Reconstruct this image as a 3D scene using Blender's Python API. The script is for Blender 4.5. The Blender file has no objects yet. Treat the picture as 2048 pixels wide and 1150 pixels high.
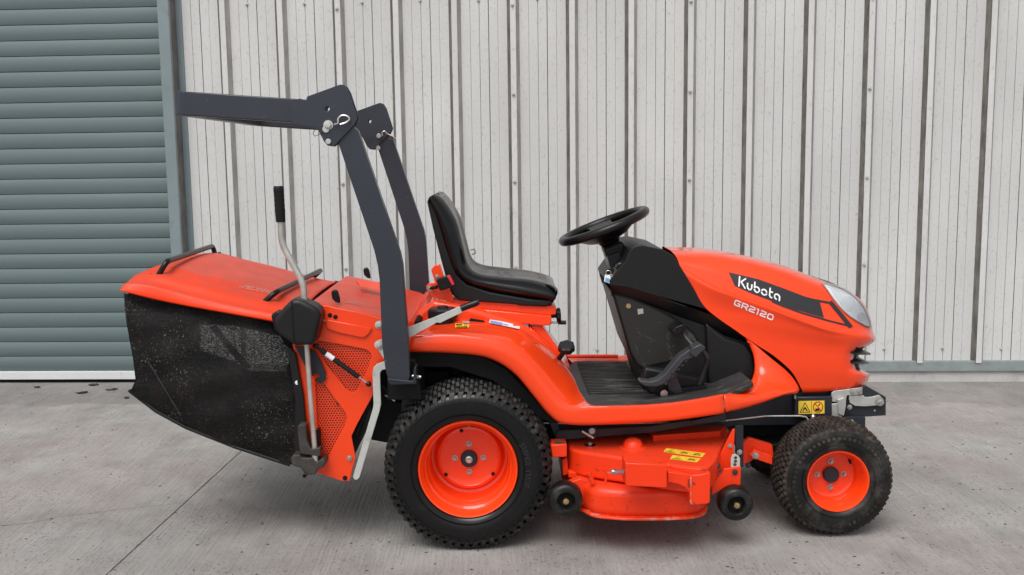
import bpy, bmesh, math, random
from mathutils import Vector, Matrix, geometry
from mathutils.bvhtree import BVHTree

random.seed(7)
scene = bpy.context.scene
COL = scene.collection

# ------------------------------------------------------------------ camera
F, CX, CY, HCAM = 2000.0, 1024.0, 575.0, 1.452
dY = Vector(((1000 - CX) / F, (CY - 320) / F, -1)).normalized()
hz = Vector((1, .0133, 0))
dZ = hz.cross(dY).normalized()
dX = dY.cross(dZ)
RM = Matrix((dX, dY, dZ))                       # camera axes -> world axes
CAM = Vector((0, 0, HCAM))
cd = bpy.data.cameras.new('camera')
cam = bpy.data.objects.new('camera', cd)
COL.objects.link(cam)
cam.matrix_world = Matrix.Translation(CAM) @ RM.to_4x4()
cd.sensor_fit = 'HORIZONTAL'
cd.sensor_width = 36
cd.lens = F / 2048 * 36
cd.clip_end = 500
scene.camera = cam

# ------------------------------------------------------------------ light
SUN_EL, SUN_AZ = 58.0, 200.0                    # azimuth, degrees from +Y clockwise (behind the camera)
w = bpy.data.worlds.new('World')
scene.world = w
w.use_nodes = True
nt = w.node_tree
bg = nt.nodes['Background']
sky = nt.nodes.new('ShaderNodeTexSky')
sky.sky_type = 'NISHITA'
sky.sun_disc = False
sky.sun_elevation = math.radians(SUN_EL)
sky.sun_rotation = math.radians(SUN_AZ)
sky.air_density = 1.0
sky.dust_density = 4.0
hs = nt.nodes.new('ShaderNodeHueSaturation')    # a clouded-over sky: nearly grey
hs.inputs['Saturation'].default_value = .20
nt.links.new(sky.outputs[0], hs.inputs['Color'])
nt.links.new(hs.outputs[0], bg.inputs[0])
bg.inputs[1].default_value = .12
sl = bpy.data.lights.new('sun', 'SUN')
sl.energy = 1.4
sl.angle = math.radians(40)
sl.color = (1, .985, .965)
sun = bpy.data.objects.new('sun', sl)
COL.objects.link(sun)
az, el = math.radians(SUN_AZ), math.radians(SUN_EL)
sdir = Vector((math.sin(az) * math.cos(el), math.cos(az) * math.cos(el), math.sin(el)))
sun.rotation_euler = sdir.to_track_quat('Z', 'Y').to_euler()
vs = scene.view_settings
vs.view_transform = 'Standard'
vs.look = 'None'
vs.exposure = 0.28
vs.gamma = 1


# ------------------------------------------------------------------ helpers
def ray(px, py):
    return RM @ Vector(((px - CX) / F, (CY - py) / F, -1))


def U(px, py, Y):
    r = ray(px, py)
    return CAM + r * (Y / r.y)


def G(px, py, z=0.0):
    r = ray(px, py)
    return CAM + r * ((z - HCAM) / r.z)


def catmull(pts, n):
    """n samples along a Catmull-Rom curve through pts (chord-length parameter)."""
    P = [Vector(p) for p in pts]
    if len(P) == 2:
        return [P[0].lerp(P[1], i / (n - 1)) for i in range(n)]
    t = [0]
    for a, b in zip(P, P[1:]):
        t.append(t[-1] + max(1e-6, (b - a).length ** .5))
    out = []
    for i in range(n):
        u = t[-1] * i / (n - 1)
        k = max(j for j in range(len(P) - 1) if t[j] <= u + 1e-9)
        p1, p2 = P[k], P[k + 1]
        d = t[k + 1] - t[k]
        m1 = (p2 - P[k - 1]) / (t[k + 1] - t[k - 1]) * d if k > 0 else (p2 - p1)
        m2 = (P[k + 2] - p1) / (t[k + 2] - t[k]) * d if k + 2 < len(P) else (p2 - p1)
        s = (u - t[k]) / d
        out.append(p1 * (2*s**3 - 3*s*s + 1) + m1 * (s**3 - 2*s*s + s) + p2 * (3*s*s - 2*s**3) + m2 * (s**3 - s*s))
    return out


def make(name, verts, faces, mat, parent=None, smooth=35, bevel=0, seg=2, loc=None, mats=None, fm=None):
    me = bpy.data.meshes.new(name)
    me.from_pydata([tuple(v) for v in verts], [], faces)
    bm = bmesh.new()
    bm.from_mesh(me)
    bmesh.ops.recalc_face_normals(bm, faces=bm.faces)
    bm.to_mesh(me)
    bm.free()
    me.update()
    for m in (mats or [mat]):
        me.materials.append(m)
    if fm:
        for p, i in zip(me.polygons, fm):
            p.material_index = i
    if smooth:
        for p in me.polygons:
            p.use_smooth = True
        me.set_sharp_from_angle(angle=math.radians(smooth))
    return link(name, me, parent, bevel, seg, loc)


def link(name, me, parent=None, bevel=0, seg=2, loc=None):
    o = bpy.data.objects.new(name, me)
    COL.objects.link(o)
    if loc is not None:
        o.location = loc
    if parent is not None:
        o.parent = parent
        if parent.type == 'EMPTY':              # children of an Empty are built in world coordinates
            o.matrix_parent_inverse = Matrix.Translation(-Vector(parent.location))
    if bevel:
        b = o.modifiers.new('bevel', 'BEVEL')
        b.width = bevel
        b.segments = seg
        b.limit_method = 'ANGLE'
        b.angle_limit = math.radians(38)
        b.harden_normals = False
    return o


def tag(o, label=None, cat=None, group=None, kind=None):
    if label: o['label'] = label
    if cat: o['category'] = cat
    if group: o['group'] = group
    if kind: o['kind'] = kind
    return o


def empty(name, loc, label=None, cat=None, group=None):
    o = bpy.data.objects.new(name, None)
    COL.objects.link(o)
    o.location = loc
    return tag(o, label, cat, group)


def prism(name, loops, d, mat, parent, bevel=.002, seg=2, smooth=35):
    """extrude planar loops (outer, holes...) of world points by vector d"""
    loops = [[Vector(p) for p in l] for l in loops]
    flat = [p for l in loops for p in l]
    n = len(flat)
    d = Vector(d)
    V = flat + [p + d for p in flat]
    if len(loops) == 1:
        Fc = [tuple(range(n)), tuple(range(2*n - 1, n - 1, -1))]
    else:
        tris = geometry.tessellate_polygon(loops)
        Fc = [tuple(t) for t in tris] + [tuple(i + n for i in reversed(t)) for t in tris]
    s = 0
    for l in loops:
        k = len(l)
        for i in range(k):
            j = (i + 1) % k
            Fc.append((s + i, s + j, n + s + j, n + s + i))
        s += k
    return make(name, V, Fc, mat, parent, smooth, bevel, seg)


def plate(name, pts, Y0, Y1, mat, parent, bevel=.002, seg=2, holes=(), sm=0):
    L = [[U(x, y, Y0) for x, y in pts]]
    if sm:
        q = L[0]
        L[0] = catmull(q + [q[0]], sm)[:-1]
    for h in holes:
        L.append([U(x, y, Y0) for x, y in h])
    return prism(name, L, (0, Y1 - Y0, 0), mat, parent, bevel, seg)


def box(name, x0, x1, y0, y1, z0, z1, mat, parent, bevel=.003, seg=2):
    v = [(x, y, z) for x in (x0, x1) for y in (y0, y1) for z in (z0, z1)]
    f = [(0, 1, 3, 2), (4, 6, 7, 5), (0, 4, 5, 1), (2, 3, 7, 6), (0, 2, 6, 4), (1, 5, 7, 3)]
    return make(name, v, f, mat, parent, 35, bevel, seg)


def pbox(name, pa, pb, Y0, Y1, mat, parent, bevel=.003, seg=2):
    a, b = U(pa[0], pa[1], Y0), U(pb[0], pb[1], Y0)
    return box(name, min(a.x, b.x), max(a.x, b.x), Y0, Y1, min(a.z, b.z), max(a.z, b.z), mat, parent, bevel, seg)


def tube_geo(pts, r, seg=10, closed=False, flat=None):
    P = [Vector(p) for p in pts]
    n = len(P)
    V, Fc = [], []
    T = []
    for i in range(n):
        a = P[(i - 1) % n] if (closed or i > 0) else P[i]
        b = P[(i + 1) % n] if (closed or i < n - 1) else P[i]
        T.append((b - a).normalized())
    up = Vector((0, 0, 1)) if abs(T[0].z) < .9 else Vector((0, 1, 0))
    N = (up - T[0] * up.dot(T[0])).normalized()
    for i in range(n):
        N = (N - T[i] * N.dot(T[i])).normalized()
        B = T[i].cross(N)
        rr = r[i] if isinstance(r, (list, tuple)) else r
        for k in range(seg):
            a = 2 * math.pi * k / seg
            V.append(P[i] + N * (math.cos(a) * rr) + B * (math.sin(a) * rr))
    m = n if closed else n - 1
    for i in range(m):
        for k in range(seg):
            a, b = i * seg + k, i * seg + (k + 1) % seg
            c, d = ((i + 1) % n) * seg + (k + 1) % seg, ((i + 1) % n) * seg + k
            Fc.append((a, b, c, d))
    if not closed:
        Fc.append(tuple(range(seg)))
        Fc.append(tuple(reversed(range((n - 1) * seg, n * seg))))
    return V, Fc


def tube(name, pts, r, mat, parent, seg=10, closed=False, smooth_n=0, loc=None):
    if smooth_n:
        pts = catmull(pts, smooth_n)
    V, Fc = tube_geo(pts, r, seg, closed)
    return make(name, V, Fc, mat, parent, 50, loc=loc)


def bend(pts, rad=.02, n=5):
    """round the corners of a polyline"""
    P = [Vector(p) for p in pts]
    out = [P[0]]
    for a, b, c in zip(P, P[1:], P[2:]):
        u, v = (a - b), (c - b)
        d = min(rad, u.length * .45, v.length * .45)
        s, e = b + u.normalized() * d, b + v.normalized() * d
        for i in range(n + 1):
            t = i / n
            out.append(s * (1 - t)**2 + b * 2 * t * (1 - t) + e * t * t)
    out.append(P[-1])
    return out


def lathe_geo(prof, seg, center=(0, 0, 0), axis='Y', cap=False):
    """prof: (radius, along) pairs"""
    c = Vector(center)
    V, Fc = [], []
    for r, a in prof:
        for k in range(seg):
            t = 2 * math.pi * k / seg
            if axis == 'Y':
                V.append(c + Vector((r * math.cos(t), a, r * math.sin(t))))
            else:
                V.append(c + Vector((r * math.cos(t), r * math.sin(t), a)))
    for i in range(len(prof) - 1):
        for k in range(seg):
            k2 = (k + 1) % seg
            Fc.append((i * seg + k, i * seg + k2, (i + 1) * seg + k2, (i + 1) * seg + k))
    if cap:
        Fc.append(tuple(range(seg)))
        Fc.append(tuple(range((len(prof) - 1) * seg, len(prof) * seg)))
    return V, Fc


def lathe(name, prof, seg, center, mat, parent, axis='Y', cap=False, smooth=32, loc=None, rot=None):
    V, Fc = lathe_geo(prof, seg, (0, 0, 0) if rot else center, axis, cap)
    if rot:
        V = [Vector(center) + rot @ v for v in V]
    return make(name, V, Fc, mat, parent, smooth, loc=loc)


def bolt(px, py, Y, r, parent, mat=None, washer=True, name='bolt', t=.008):
    c = U(px, py, Y)
    prof = []
    V, Fc = [], []
    if washer:
        V, Fc = lathe_geo([(r * 1.45, 0), (r * 1.45, -.0025), (r * .6, -.0028)], 16, c)
    a, b = lathe_geo([(r, 0), (r, -t * .8), (r * .82, -t), (.0002, -t * 1.05)], 6, c)
    n = len(V)
    V += a
    Fc += [tuple(i + n for i in f) for f in b]
    return make(name, V, Fc, mat or M['zinc'], parent, 30)


def loft(name, curves, n, mat, parent, sub=3, mirror=None, smooth=40, thick=0, bevel=0, ret=False, mats=None, fmf=None):
    """surface through longitudinal curves; mirror=Y plane also adds the far half"""
    C = [catmull(c, n) for c in curves]
    rows = []
    cols = [catmull([c[i] for c in C], (len(C) - 1) * sub + 1) for i in range(n)]
    m = len(cols[0])
    if mirror is not None:
        for col in cols:
            col += [Vector((p.x, 2 * mirror - p.y, p.z)) for p in reversed(col[:-1])]
        m = len(cols[0])
    V = [p for col in cols for p in col]
    Fc = []
    for i in range(n - 1):
        for j in range(m - 1):
            a = i * m + j
            Fc.append((a, a + 1, a + m + 1, a + m))
    fm = None
    if fmf:
        fm = [fmf(sum((V[i] for i in f), Vector()) / 4) for f in Fc]
    o = make(name, V, Fc, mat, parent, smooth, mats=mats, fm=fm)
    if thick:
        s = o.modifiers.new('solid', 'SOLIDIFY')
        s.thickness = thick
        s.offset = 0 if thick < 0 else -1
    if ret:
        return o, BVHTree.FromPolygons(V, Fc)
    return o


def hit(bvh, px, py, off=.0015):
    r = ray(px, py).normalized()
    loc, nor, i, d = bvh.ray_cast(CAM, r)
    if loc is None:
        return None
    if nor.dot(r) > 0:
        nor = -nor
    return loc + nor * off


def on_plane(Y, off=.0015):
    return lambda px, py: U(px, py, Y - off)


def decal(name, polys, mapper, mat, parent, cell=6.0):
    """px polygons, finely cut and laid on a surface by mapper(px,py)"""
    bm = bmesh.new()
    for p in polys:
        b2 = bmesh.new()
        vs_ = [b2.verts.new((x, y, 0)) for x, y in p]
        try:
            b2.faces.new(vs_)
        except ValueError:
            b2.free(); continue
        xs = [q[0] for q in p]; ys = [q[1] for q in p]
        x = math.floor(min(xs) / cell) * cell + cell
        while x < max(xs):
            bmesh.ops.bisect_plane(b2, geom=b2.verts[:] + b2.edges[:] + b2.faces[:], plane_co=(x, 0, 0), plane_no=(1, 0, 0))
            x += cell
        y = math.floor(min(ys) / cell) * cell + cell
        while y < max(ys):
            bmesh.ops.bisect_plane(b2, geom=b2.verts[:] + b2.edges[:] + b2.faces[:], plane_co=(0, y, 0), plane_no=(0, 1, 0))
            y += cell
        me = bpy.data.meshes.new('t'); b2.to_mesh(me); b2.free()
        bm.from_mesh(me); bpy.data.meshes.remove(me)
    bmesh.ops.triangulate(bm, faces=bm.faces)
    bad = []
    for v in bm.verts:
        q = mapper(v.co.x, v.co.y)
        if q is None: bad.append(v)
        else: v.co = q
    if bad: bmesh.ops.delete(bm, geom=bad, context='VERTS')
    V = [v.co.copy() for v in bm.verts]
    bm.verts.index_update()
    Fc = [tuple(v.index for v in f.verts) for f in bm.faces]
    bm.free()
    return make(name, V, Fc, mat, parent, 60)


def stroke(pts, wd):
    """polyline -> list of quads (2D)"""
    out = []
    for a, b in zip(pts, pts[1:]):
        dx, dy = b[0] - a[0], b[1] - a[1]
        l = math.hypot(dx, dy) or 1
        nx, ny = -dy / l * wd / 2, dx / l * wd / 2
        ex, ey = dx / l * wd * .25, dy / l * wd * .25
        out.append([(a[0] + nx - ex, a[1] + ny - ey), (b[0] + nx + ex, b[1] + ny + ey), (b[0] - nx + ex, b[1] - ny + ey), (a[0] - nx - ex, a[1] - ny - ey)])
    return out


def arc(cx, cy, r, a0, a1, n=8, ry=None):
    ry = ry or r
    return [(cx + r * math.cos(math.radians(a0 + (a1 - a0) * i / n)), cy + ry * math.sin(math.radians(a0 + (a1 - a0) * i / n))) for i in range(n + 1)]


# ------------------------------------------------------------------ materials
M = {}


def mat(name, col, rough=.5, metal=0, spec=.5, coat=0, var=.0, vscale=8, bump=0, bscale=60, dirt=None, dirt_amt=0, dirt_scale=6, dirt_lo=.5, dirt_hi=.75, stretch=(1, 1, 1), rvar=.0, dust=None, dust_amt=0, det=8):
    m = bpy.data.materials.new(name)
    m.use_nodes = True
    t = m.node_tree
    N, L = t.nodes, t.links
    b = N['Principled BSDF']
    b.inputs['Roughness'].default_value = rough
    b.inputs['Metallic'].default_value = metal
    b.inputs['Specular IOR Level'].default_value = spec
    if coat:
        b.inputs['Coat Weight'].default_value = coat
        b.inputs['Coat Roughness'].default_value = .12
    geo = N.new('ShaderNodeNewGeometry')
    mp = N.new('ShaderNodeMapping')
    mp.inputs['Scale'].default_value = stretch
    L.new(geo.outputs['Position'], mp.inputs['Vector'])

    def noise(sc, d=det, r=.55):
        n = N.new('ShaderNodeTexNoise')
        n.inputs['Scale'].default_value = sc
        n.inputs['Detail'].default_value = d
        n.inputs['Roughness'].default_value = r
        L.new(mp.outputs[0], n.inputs['Vector'])
        return n.outputs['Fac']

    def ramp(src, lo, hi, a=0, bb=1):
        r = N.new('ShaderNodeMapRange')
        r.inputs['From Min'].default_value = lo
        r.inputs['From Max'].default_value = hi
        r.inputs['To Min'].default_value = a
        r.inputs['To Max'].default_value = bb
        L.new(src, r.inputs['Value'])
        return r.outputs[0]

    def mix(fac, a, c, mode='MIX'):
        x = N.new('ShaderNodeMix')
        x.data_type = 'RGBA'
        x.blend_type = mode
        for s, v in ((x.inputs['Factor'], fac), (x.inputs[6], a), (x.inputs[7], c)):
            if hasattr(v, 'type') and hasattr(v, 'node'):
                L.new(v, s)
            else:
                s.default_value = v if not isinstance(v, tuple) else (v + (1,))[:4]
        return x.outputs[2]

    c = N.new('ShaderNodeRGB')
    c.outputs[0].default_value = (*col, 1)
    c = c.outputs[0]
    if var:
        k = ramp(noise(vscale), .3, .7, 1 - var, 1 + var)
        g = N.new('ShaderNodeCombineColor')
        for i in range(3): L.new(k, g.inputs[i])
        c = mix(1.0, c, g.outputs[0], 'MULTIPLY')
    if dirt:
        c = mix(ramp(noise(dirt_scale, 10, .65), dirt_lo, dirt_hi, 0, dirt_amt), c, dirt)
    if dust:
        s = N.new('ShaderNodeSeparateXYZ')
        L.new(geo.outputs['Normal'], s.inputs[0])
        k = ramp(s.outputs['Z'], .35, 1.0, 0, dust_amt)
        mu = N.new('ShaderNodeMath'); mu.operation = 'MULTIPLY'
        L.new(k, mu.inputs[0]); L.new(ramp(noise(14, 6), .3, .75, .35, 1), mu.inputs[1])
        c = mix(mu.outputs[0], c, dust)
    L.new(c, b.inputs['Base Color'])
    if rvar:
        L.new(ramp(noise(vscale * 2.3), .3, .7, rough - rvar, rough + rvar), b.inputs['Roughness'])
    if bump:
        bn = N.new('ShaderNodeBump')
        bn.inputs['Strength'].default_value = 1
        bn.inputs['Distance'].default_value = bump
        L.new(noise(bscale, 6), bn.inputs['Height'])
        L.new(bn.outputs[0], b.inputs['Normal'])
    M[name] = m
    return m


ORANGE = (.92, .056, .006)
mat('orange', ORANGE, .15, spec=.46, coat=.25, var=.04, vscale=3, rvar=.05, dirt=(.60, .12, .06), dirt_amt=.35, dirt_scale=16, dirt_lo=.60, dirt_hi=.80, dust=(.50, .12, .075), dust_amt=.14)
mat('orange_lid', (.88, .046, .006), .40, spec=.26, var=.05, vscale=3, rvar=.06, dust=(.36, .085, .055), dust_amt=.65)
mat('orange_deck', (.88, .042, .006), .36, spec=.36, var=.05, vscale=5, rvar=.08, dirt=(.09, .04, .025), dirt_amt=.8, dirt_scale=30, dirt_lo=.61, dirt_hi=.67, dust=(.42, .08, .045), dust_amt=.35)
mat('pedal_paint', (.034, .037, .043), .40, spec=.4, var=.15, vscale=12, dirt=(.14, .13, .12), dirt_amt=.5, dirt_scale=30, dirt_lo=.58, dirt_hi=.80, dust=(.09, .09, .09), dust_amt=.35)
mat('dried_mud', (.095, .09, .08), .9, var=.5, vscale=120)
mat('rod_wear', (.026, .026, .026), .6, var=.5, vscale=60)
mat('worn_edge', (.80, .055, .012), .4, spec=.4, dirt=(.60, .42, .34), dirt_amt=.65, dirt_scale=40, dirt_lo=.50, dirt_hi=.66)
mat('black_paint', (.022, .025, .032), .36, spec=.35, var=.12, vscale=4, rvar=.08, dirt=(.13, .12, .11), dirt_amt=.25, dirt_scale=18, dirt_lo=.64, dirt_hi=.8)
mat('rops_paint', (.030, .035, .046), .32, spec=.42, var=.12, vscale=3, rvar=.08, dirt=(.17, .17, .175), dirt_amt=.55, dirt_scale=38, dirt_lo=.66, dirt_hi=.72)
mat('chassis', (.006, .006, .007), .6, spec=.2, var=.2, vscale=10, dirt=(.04, .034, .03), dirt_amt=.5, dirt_scale=9, dirt_lo=.58, dirt_hi=.8)
mat('plastic', (.0085, .0085, .0095), .42, spec=.34, var=.12, vscale=5, bump=.0002, bscale=900, dirt=(.06, .056, .052), dirt_amt=.22, dirt_scale=11, dirt_lo=.62, dirt_hi=.85, dust=(.06, .06, .065), dust_amt=.25)
mat('plastic_smooth', (.006, .006, .0065), .30, spec=.36, var=.1, vscale=5)
mat('mat_rubber', (.019, .019, .020), .6, spec=.3, var=.3, vscale=9, bump=.0008, bscale=300, dirt=(.17, .155, .14), dirt_amt=.75, dirt_scale=15, dirt_lo=.52, dirt_hi=.74, stretch=(.5, 1, 1), dust=(.07, .067, .063), dust_amt=.5)
mat('seat_vinyl', (.0022, .0022, .0024), .14, spec=.42, var=.1, vscale=8, bump=.0001, bscale=260, rvar=.03)
mat('rubber', (.0036, .0036, .004), .24, spec=.40, var=.25, vscale=7, rvar=.10, dirt=(.05, .045, .04), dirt_amt=.45, dirt_scale=7, dirt_lo=.58, dirt_hi=.85)
mat('tread_rubber', (.009, .0086, .0082), .48, spec=.36, var=.3, vscale=30, rvar=.15, dirt=(.11, .10, .09), dirt_amt=.7, dirt_scale=26, dirt_lo=.50, dirt_hi=.80)
mat('front_rubber', (.0065, .0065, .0065), .42, spec=.36, var=.25, vscale=7, rvar=.12, dirt=(.16, .15, .135), dirt_amt=.5, dirt_scale=11, dirt_lo=.50, dirt_hi=.82)
mat('front_tread', (.020, .016, .014), .65, spec=.3, var=.3, vscale=30, rvar=.1, dirt=(.12, .092, .075), dirt_amt=.65, dirt_scale=24, dirt_lo=.44, dirt_hi=.74)
mat('sidewall_print', (.022, .022, .024), .5, spec=.4, var=.3, vscale=40)
mat('zinc', (.55, .54, .52), .32, metal=.9, var=.15, vscale=40, dirt=(.2, .15, .1), dirt_amt=.4, dirt_scale=60, dirt_lo=.6, dirt_hi=.8)
mat('zinc_plate', (.52, .52, .50), .42, metal=.55, var=.12, vscale=20, dirt=(.22, .19, .15), dirt_amt=.4, dirt_scale=25, dirt_lo=.55, dirt_hi=.8)
mat('white_steel', (.47, .48, .455), .45, spec=.5, var=.10, vscale=10, dirt=(.17, .155, .13), dirt_amt=.65, dirt_scale=24, dirt_lo=.55, dirt_hi=.76)
mat('bare_tube', (.62, .60, .56), .28, metal=.7, var=.18, vscale=18, dirt=(.22, .18, .14), dirt_amt=.5, dirt_scale=40, dirt_lo=.58, dirt_hi=.8)
mat('rust_steel', (.040, .037, .034), .6, spec=.4, var=.35, vscale=22, dirt=(.13, .085, .06), dirt_amt=.6, dirt_scale=30, dirt_lo=.54, dirt_hi=.78)
mat('yellow', (.80, .56, .045), .45, var=.06, vscale=30)
mat('decal_black', (.022, .022, .025), .35, var=.1, vscale=10)
mat('decal_white', (.85, .85, .85), .4)
mat('decal_red', (.65, .03, .03), .4)
mat('decal_blue', (.12, .38, .75), .4)
mat('decal_grey', (.35, .34, .34), .4)
mat('faded_text', (.62, .26, .20), .5, var=.2, vscale=200)
mat('red_button', (.72, .035, .05), .35)
mat('brass', (.45, .33, .16), .4, metal=.7, dirt=(.2, .16, .08), dirt_amt=.5, dirt_scale=60)
mat('spring_steel', (.5, .5, .5), .3, metal=.9)
mat('grass_clump', (.10, .07, .03), .9, var=.4, vscale=60)
mat('leaf_brown', (.042, .022, .016), .8, var=.4, vscale=50)
mat('debris', (.07, .058, .05), .9, var=.4, vscale=20)

# cladding, shutter, concrete
mat('cladding', (.580, .586, .576), .62, spec=.3, var=.09, vscale=1.7, stretch=(1, 1, .55), dirt=(.19, .175, .155), dirt_amt=.85, dirt_scale=85, dirt_lo=.56, dirt_hi=.84, bump=.0006, bscale=120)
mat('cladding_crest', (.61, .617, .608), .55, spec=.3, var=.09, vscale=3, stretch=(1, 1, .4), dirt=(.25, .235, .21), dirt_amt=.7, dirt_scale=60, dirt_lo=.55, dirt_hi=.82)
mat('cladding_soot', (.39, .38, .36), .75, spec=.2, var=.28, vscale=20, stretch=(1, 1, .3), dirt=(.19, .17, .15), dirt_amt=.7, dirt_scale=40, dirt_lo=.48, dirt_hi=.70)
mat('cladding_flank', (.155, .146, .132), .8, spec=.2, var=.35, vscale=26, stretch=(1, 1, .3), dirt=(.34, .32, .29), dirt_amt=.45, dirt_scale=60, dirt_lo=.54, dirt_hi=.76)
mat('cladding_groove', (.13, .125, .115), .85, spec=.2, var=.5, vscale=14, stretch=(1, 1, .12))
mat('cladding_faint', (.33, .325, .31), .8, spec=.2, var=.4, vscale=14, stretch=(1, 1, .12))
mat('shutter', (.122, .165, .168), .5, spec=.4, var=.07, vscale=2, stretch=(.3, 1, 6), dirt=(.08, .095, .095), dirt_amt=.5, dirt_scale=8, dirt_lo=.55, dirt_hi=.85, rvar=.06)
mat('screw_paint', (.45, .45, .44), .5, spec=.5, var=.25, vscale=60)
mat('jamb', (.20, .25, .265), .55, spec=.4, var=.08, vscale=3, dirt=(.09, .09, .085), dirt_amt=.45, dirt_scale=12, dirt_lo=.55, dirt_hi=.8)
mat('jamb_dark', (.17, .17, .165), .8, spec=.2, var=.25, vscale=9, dirt=(.2, .19, .17), dirt_amt=.4, dirt_scale=20)
mat('flashing', (.25, .285, .29), .55, var=.12, vscale=5, dirt=(.14, .13, .12), dirt_amt=.5, dirt_scale=14)
mat('plinth', (.50, .49, .48), .85, var=.10, vscale=9, dirt=(.25, .23, .21), dirt_amt=.6, dirt_scale=12, dirt_lo=.5, dirt_hi=.75, bump=.003, bscale=30)
mat('white_rail', (.66, .67, .68), .5, var=.05, vscale=4, dirt=(.3, .25, .2), dirt_amt=.6, dirt_scale=22, dirt_lo=.62, dirt_hi=.78)


_a, _b = G(135, 767), G(1740, 763)
_e = (_b - _a).normalized()
WALL_N = (_e.y, -_e.x, 0)                       # towards the yard
WALL_D = _a.x * _e.y - _a.y * _e.x


def concrete():
    m = bpy.data.materials.new('concrete')
    m.use_nodes = True
    t = m.node_tree; N, L = t.nodes, t.links
    b = N['Principled BSDF']
    b.inputs['Roughness'].default_value = .88
    b.inputs['Specular IOR Level'].default_value = .25
    geo = N.new('ShaderNodeNewGeometry')

    def noise(sc, stretch=(1, 1, 1), d=8, r=.6):
        mp = N.new('ShaderNodeMapping')
        mp.inputs['Scale'].default_value = stretch
        mp.inputs['Rotation'].default_value = (0, 0, math.radians(-2.4))
        L.new(geo.outputs['Position'], mp.inputs[0])
        n = N.new('ShaderNodeTexNoise')
        n.inputs['Scale'].default_value = sc; n.inputs['Detail'].default_value = d; n.inputs['Roughness'].default_value = r
        L.new(mp.outputs[0], n.inputs['Vector'])
        return n.outputs['Fac']

    def rng(s, a, bb, c, d):
        r = N.new('ShaderNodeMapRange')
        for k, v in zip(('From Min', 'From Max', 'To Min', 'To Max'), (a, bb, c, d)): r.inputs[k].default_value = v
        L.new(s, r.inputs['Value'])
        return r.outputs[0]

    def mul(a, bb):
        x = N.new('ShaderNodeMath'); x.operation = 'MULTIPLY'
        L.new(a, x.inputs[0]); L.new(bb, x.inputs[1])
        return x.outputs[0]

    broom = noise(1, (95, 3.2, 1), 4, .6)
    fine = noise(220, d=4)
    pits = noise(95, (1, .55, 1), d=3, r=.5)
    blot = noise(1.3, d=10, r=.65)
    blot2 = noise(5.5, d=8, r=.7)
    scuff = noise(1, (9, 1.6, 1), 6, .7)
    stain = noise(2.7, (1, .6, 1), 8, .7)
    clus = noise(3.3, d=4)
    k = rng(broom, .3, .7, .90, 1.08)
    k = mul(k, rng(fine, .25, .75, .88, 1.12))
    k = mul(k, rng(scuff, .60, .80, 1.0, 1.16))
    k = mul(k, rng(stain, .52, .74, 1.0, .70))
    pk = mul(rng(pits, .55, .70, 0, 1), rng(clus, .42, .66, .10, .55))
    inv = N.new('ShaderNodeMath'); inv.operation = 'SUBTRACT'; inv.inputs[0].default_value = 1
    L.new(pk, inv.inputs[1])
    k = mul(k, inv.outputs[0])
    k = mul(k, rng(blot, .3, .7, .80, 1.14))
    k = mul(k, rng(blot2, .3, .72, 1.10, .86))
    vm = N.new('ShaderNodeVectorMath'); vm.operation = 'DOT_PRODUCT'
    L.new(geo.outputs['Position'], vm.inputs[0]); vm.inputs[1].default_value = WALL_N
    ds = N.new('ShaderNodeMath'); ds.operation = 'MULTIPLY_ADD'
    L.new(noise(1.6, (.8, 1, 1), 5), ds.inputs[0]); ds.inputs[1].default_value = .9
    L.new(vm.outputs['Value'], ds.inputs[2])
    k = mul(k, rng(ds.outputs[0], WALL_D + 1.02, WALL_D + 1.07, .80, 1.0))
    ramp = N.new('ShaderNodeMix'); ramp.data_type = 'RGBA'
    L.new(rng(noise(1.4, d=6, r=.65), .40, .64, 0, 1), ramp.inputs['Factor'])
    ramp.inputs[6].default_value = (.330, .320, .305, 1)
    ramp.inputs[7].default_value = (.325, .292, .278, 1)
    mx = N.new('ShaderNodeMix'); mx.data_type = 'RGBA'; mx.blend_type = 'MULTIPLY'
    mx.inputs['Factor'].default_value = 1
    g = N.new('ShaderNodeCombineColor')
    for i in range(3): L.new(k, g.inputs[i])
    L.new(ramp.outputs[2], mx.inputs[6]); L.new(g.outputs[0], mx.inputs[7])
    L.new(mx.outputs[2], b.inputs['Base Color'])
    add = N.new('ShaderNodeMath'); add.operation = 'ADD'
    L.new(rng(broom, .3, .7, 0, 1), add.inputs[0]); L.new(rng(pits, .58, .72, 0, -.6), add.inputs[1])
    bn = N.new('ShaderNodeBump'); bn.inputs['Distance'].default_value = .0028
    L.new(add.outputs[0], bn.inputs['Height']); L.new(bn.outputs[0], b.inputs['Normal'])
    M['concrete'] = m


concrete()


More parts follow.
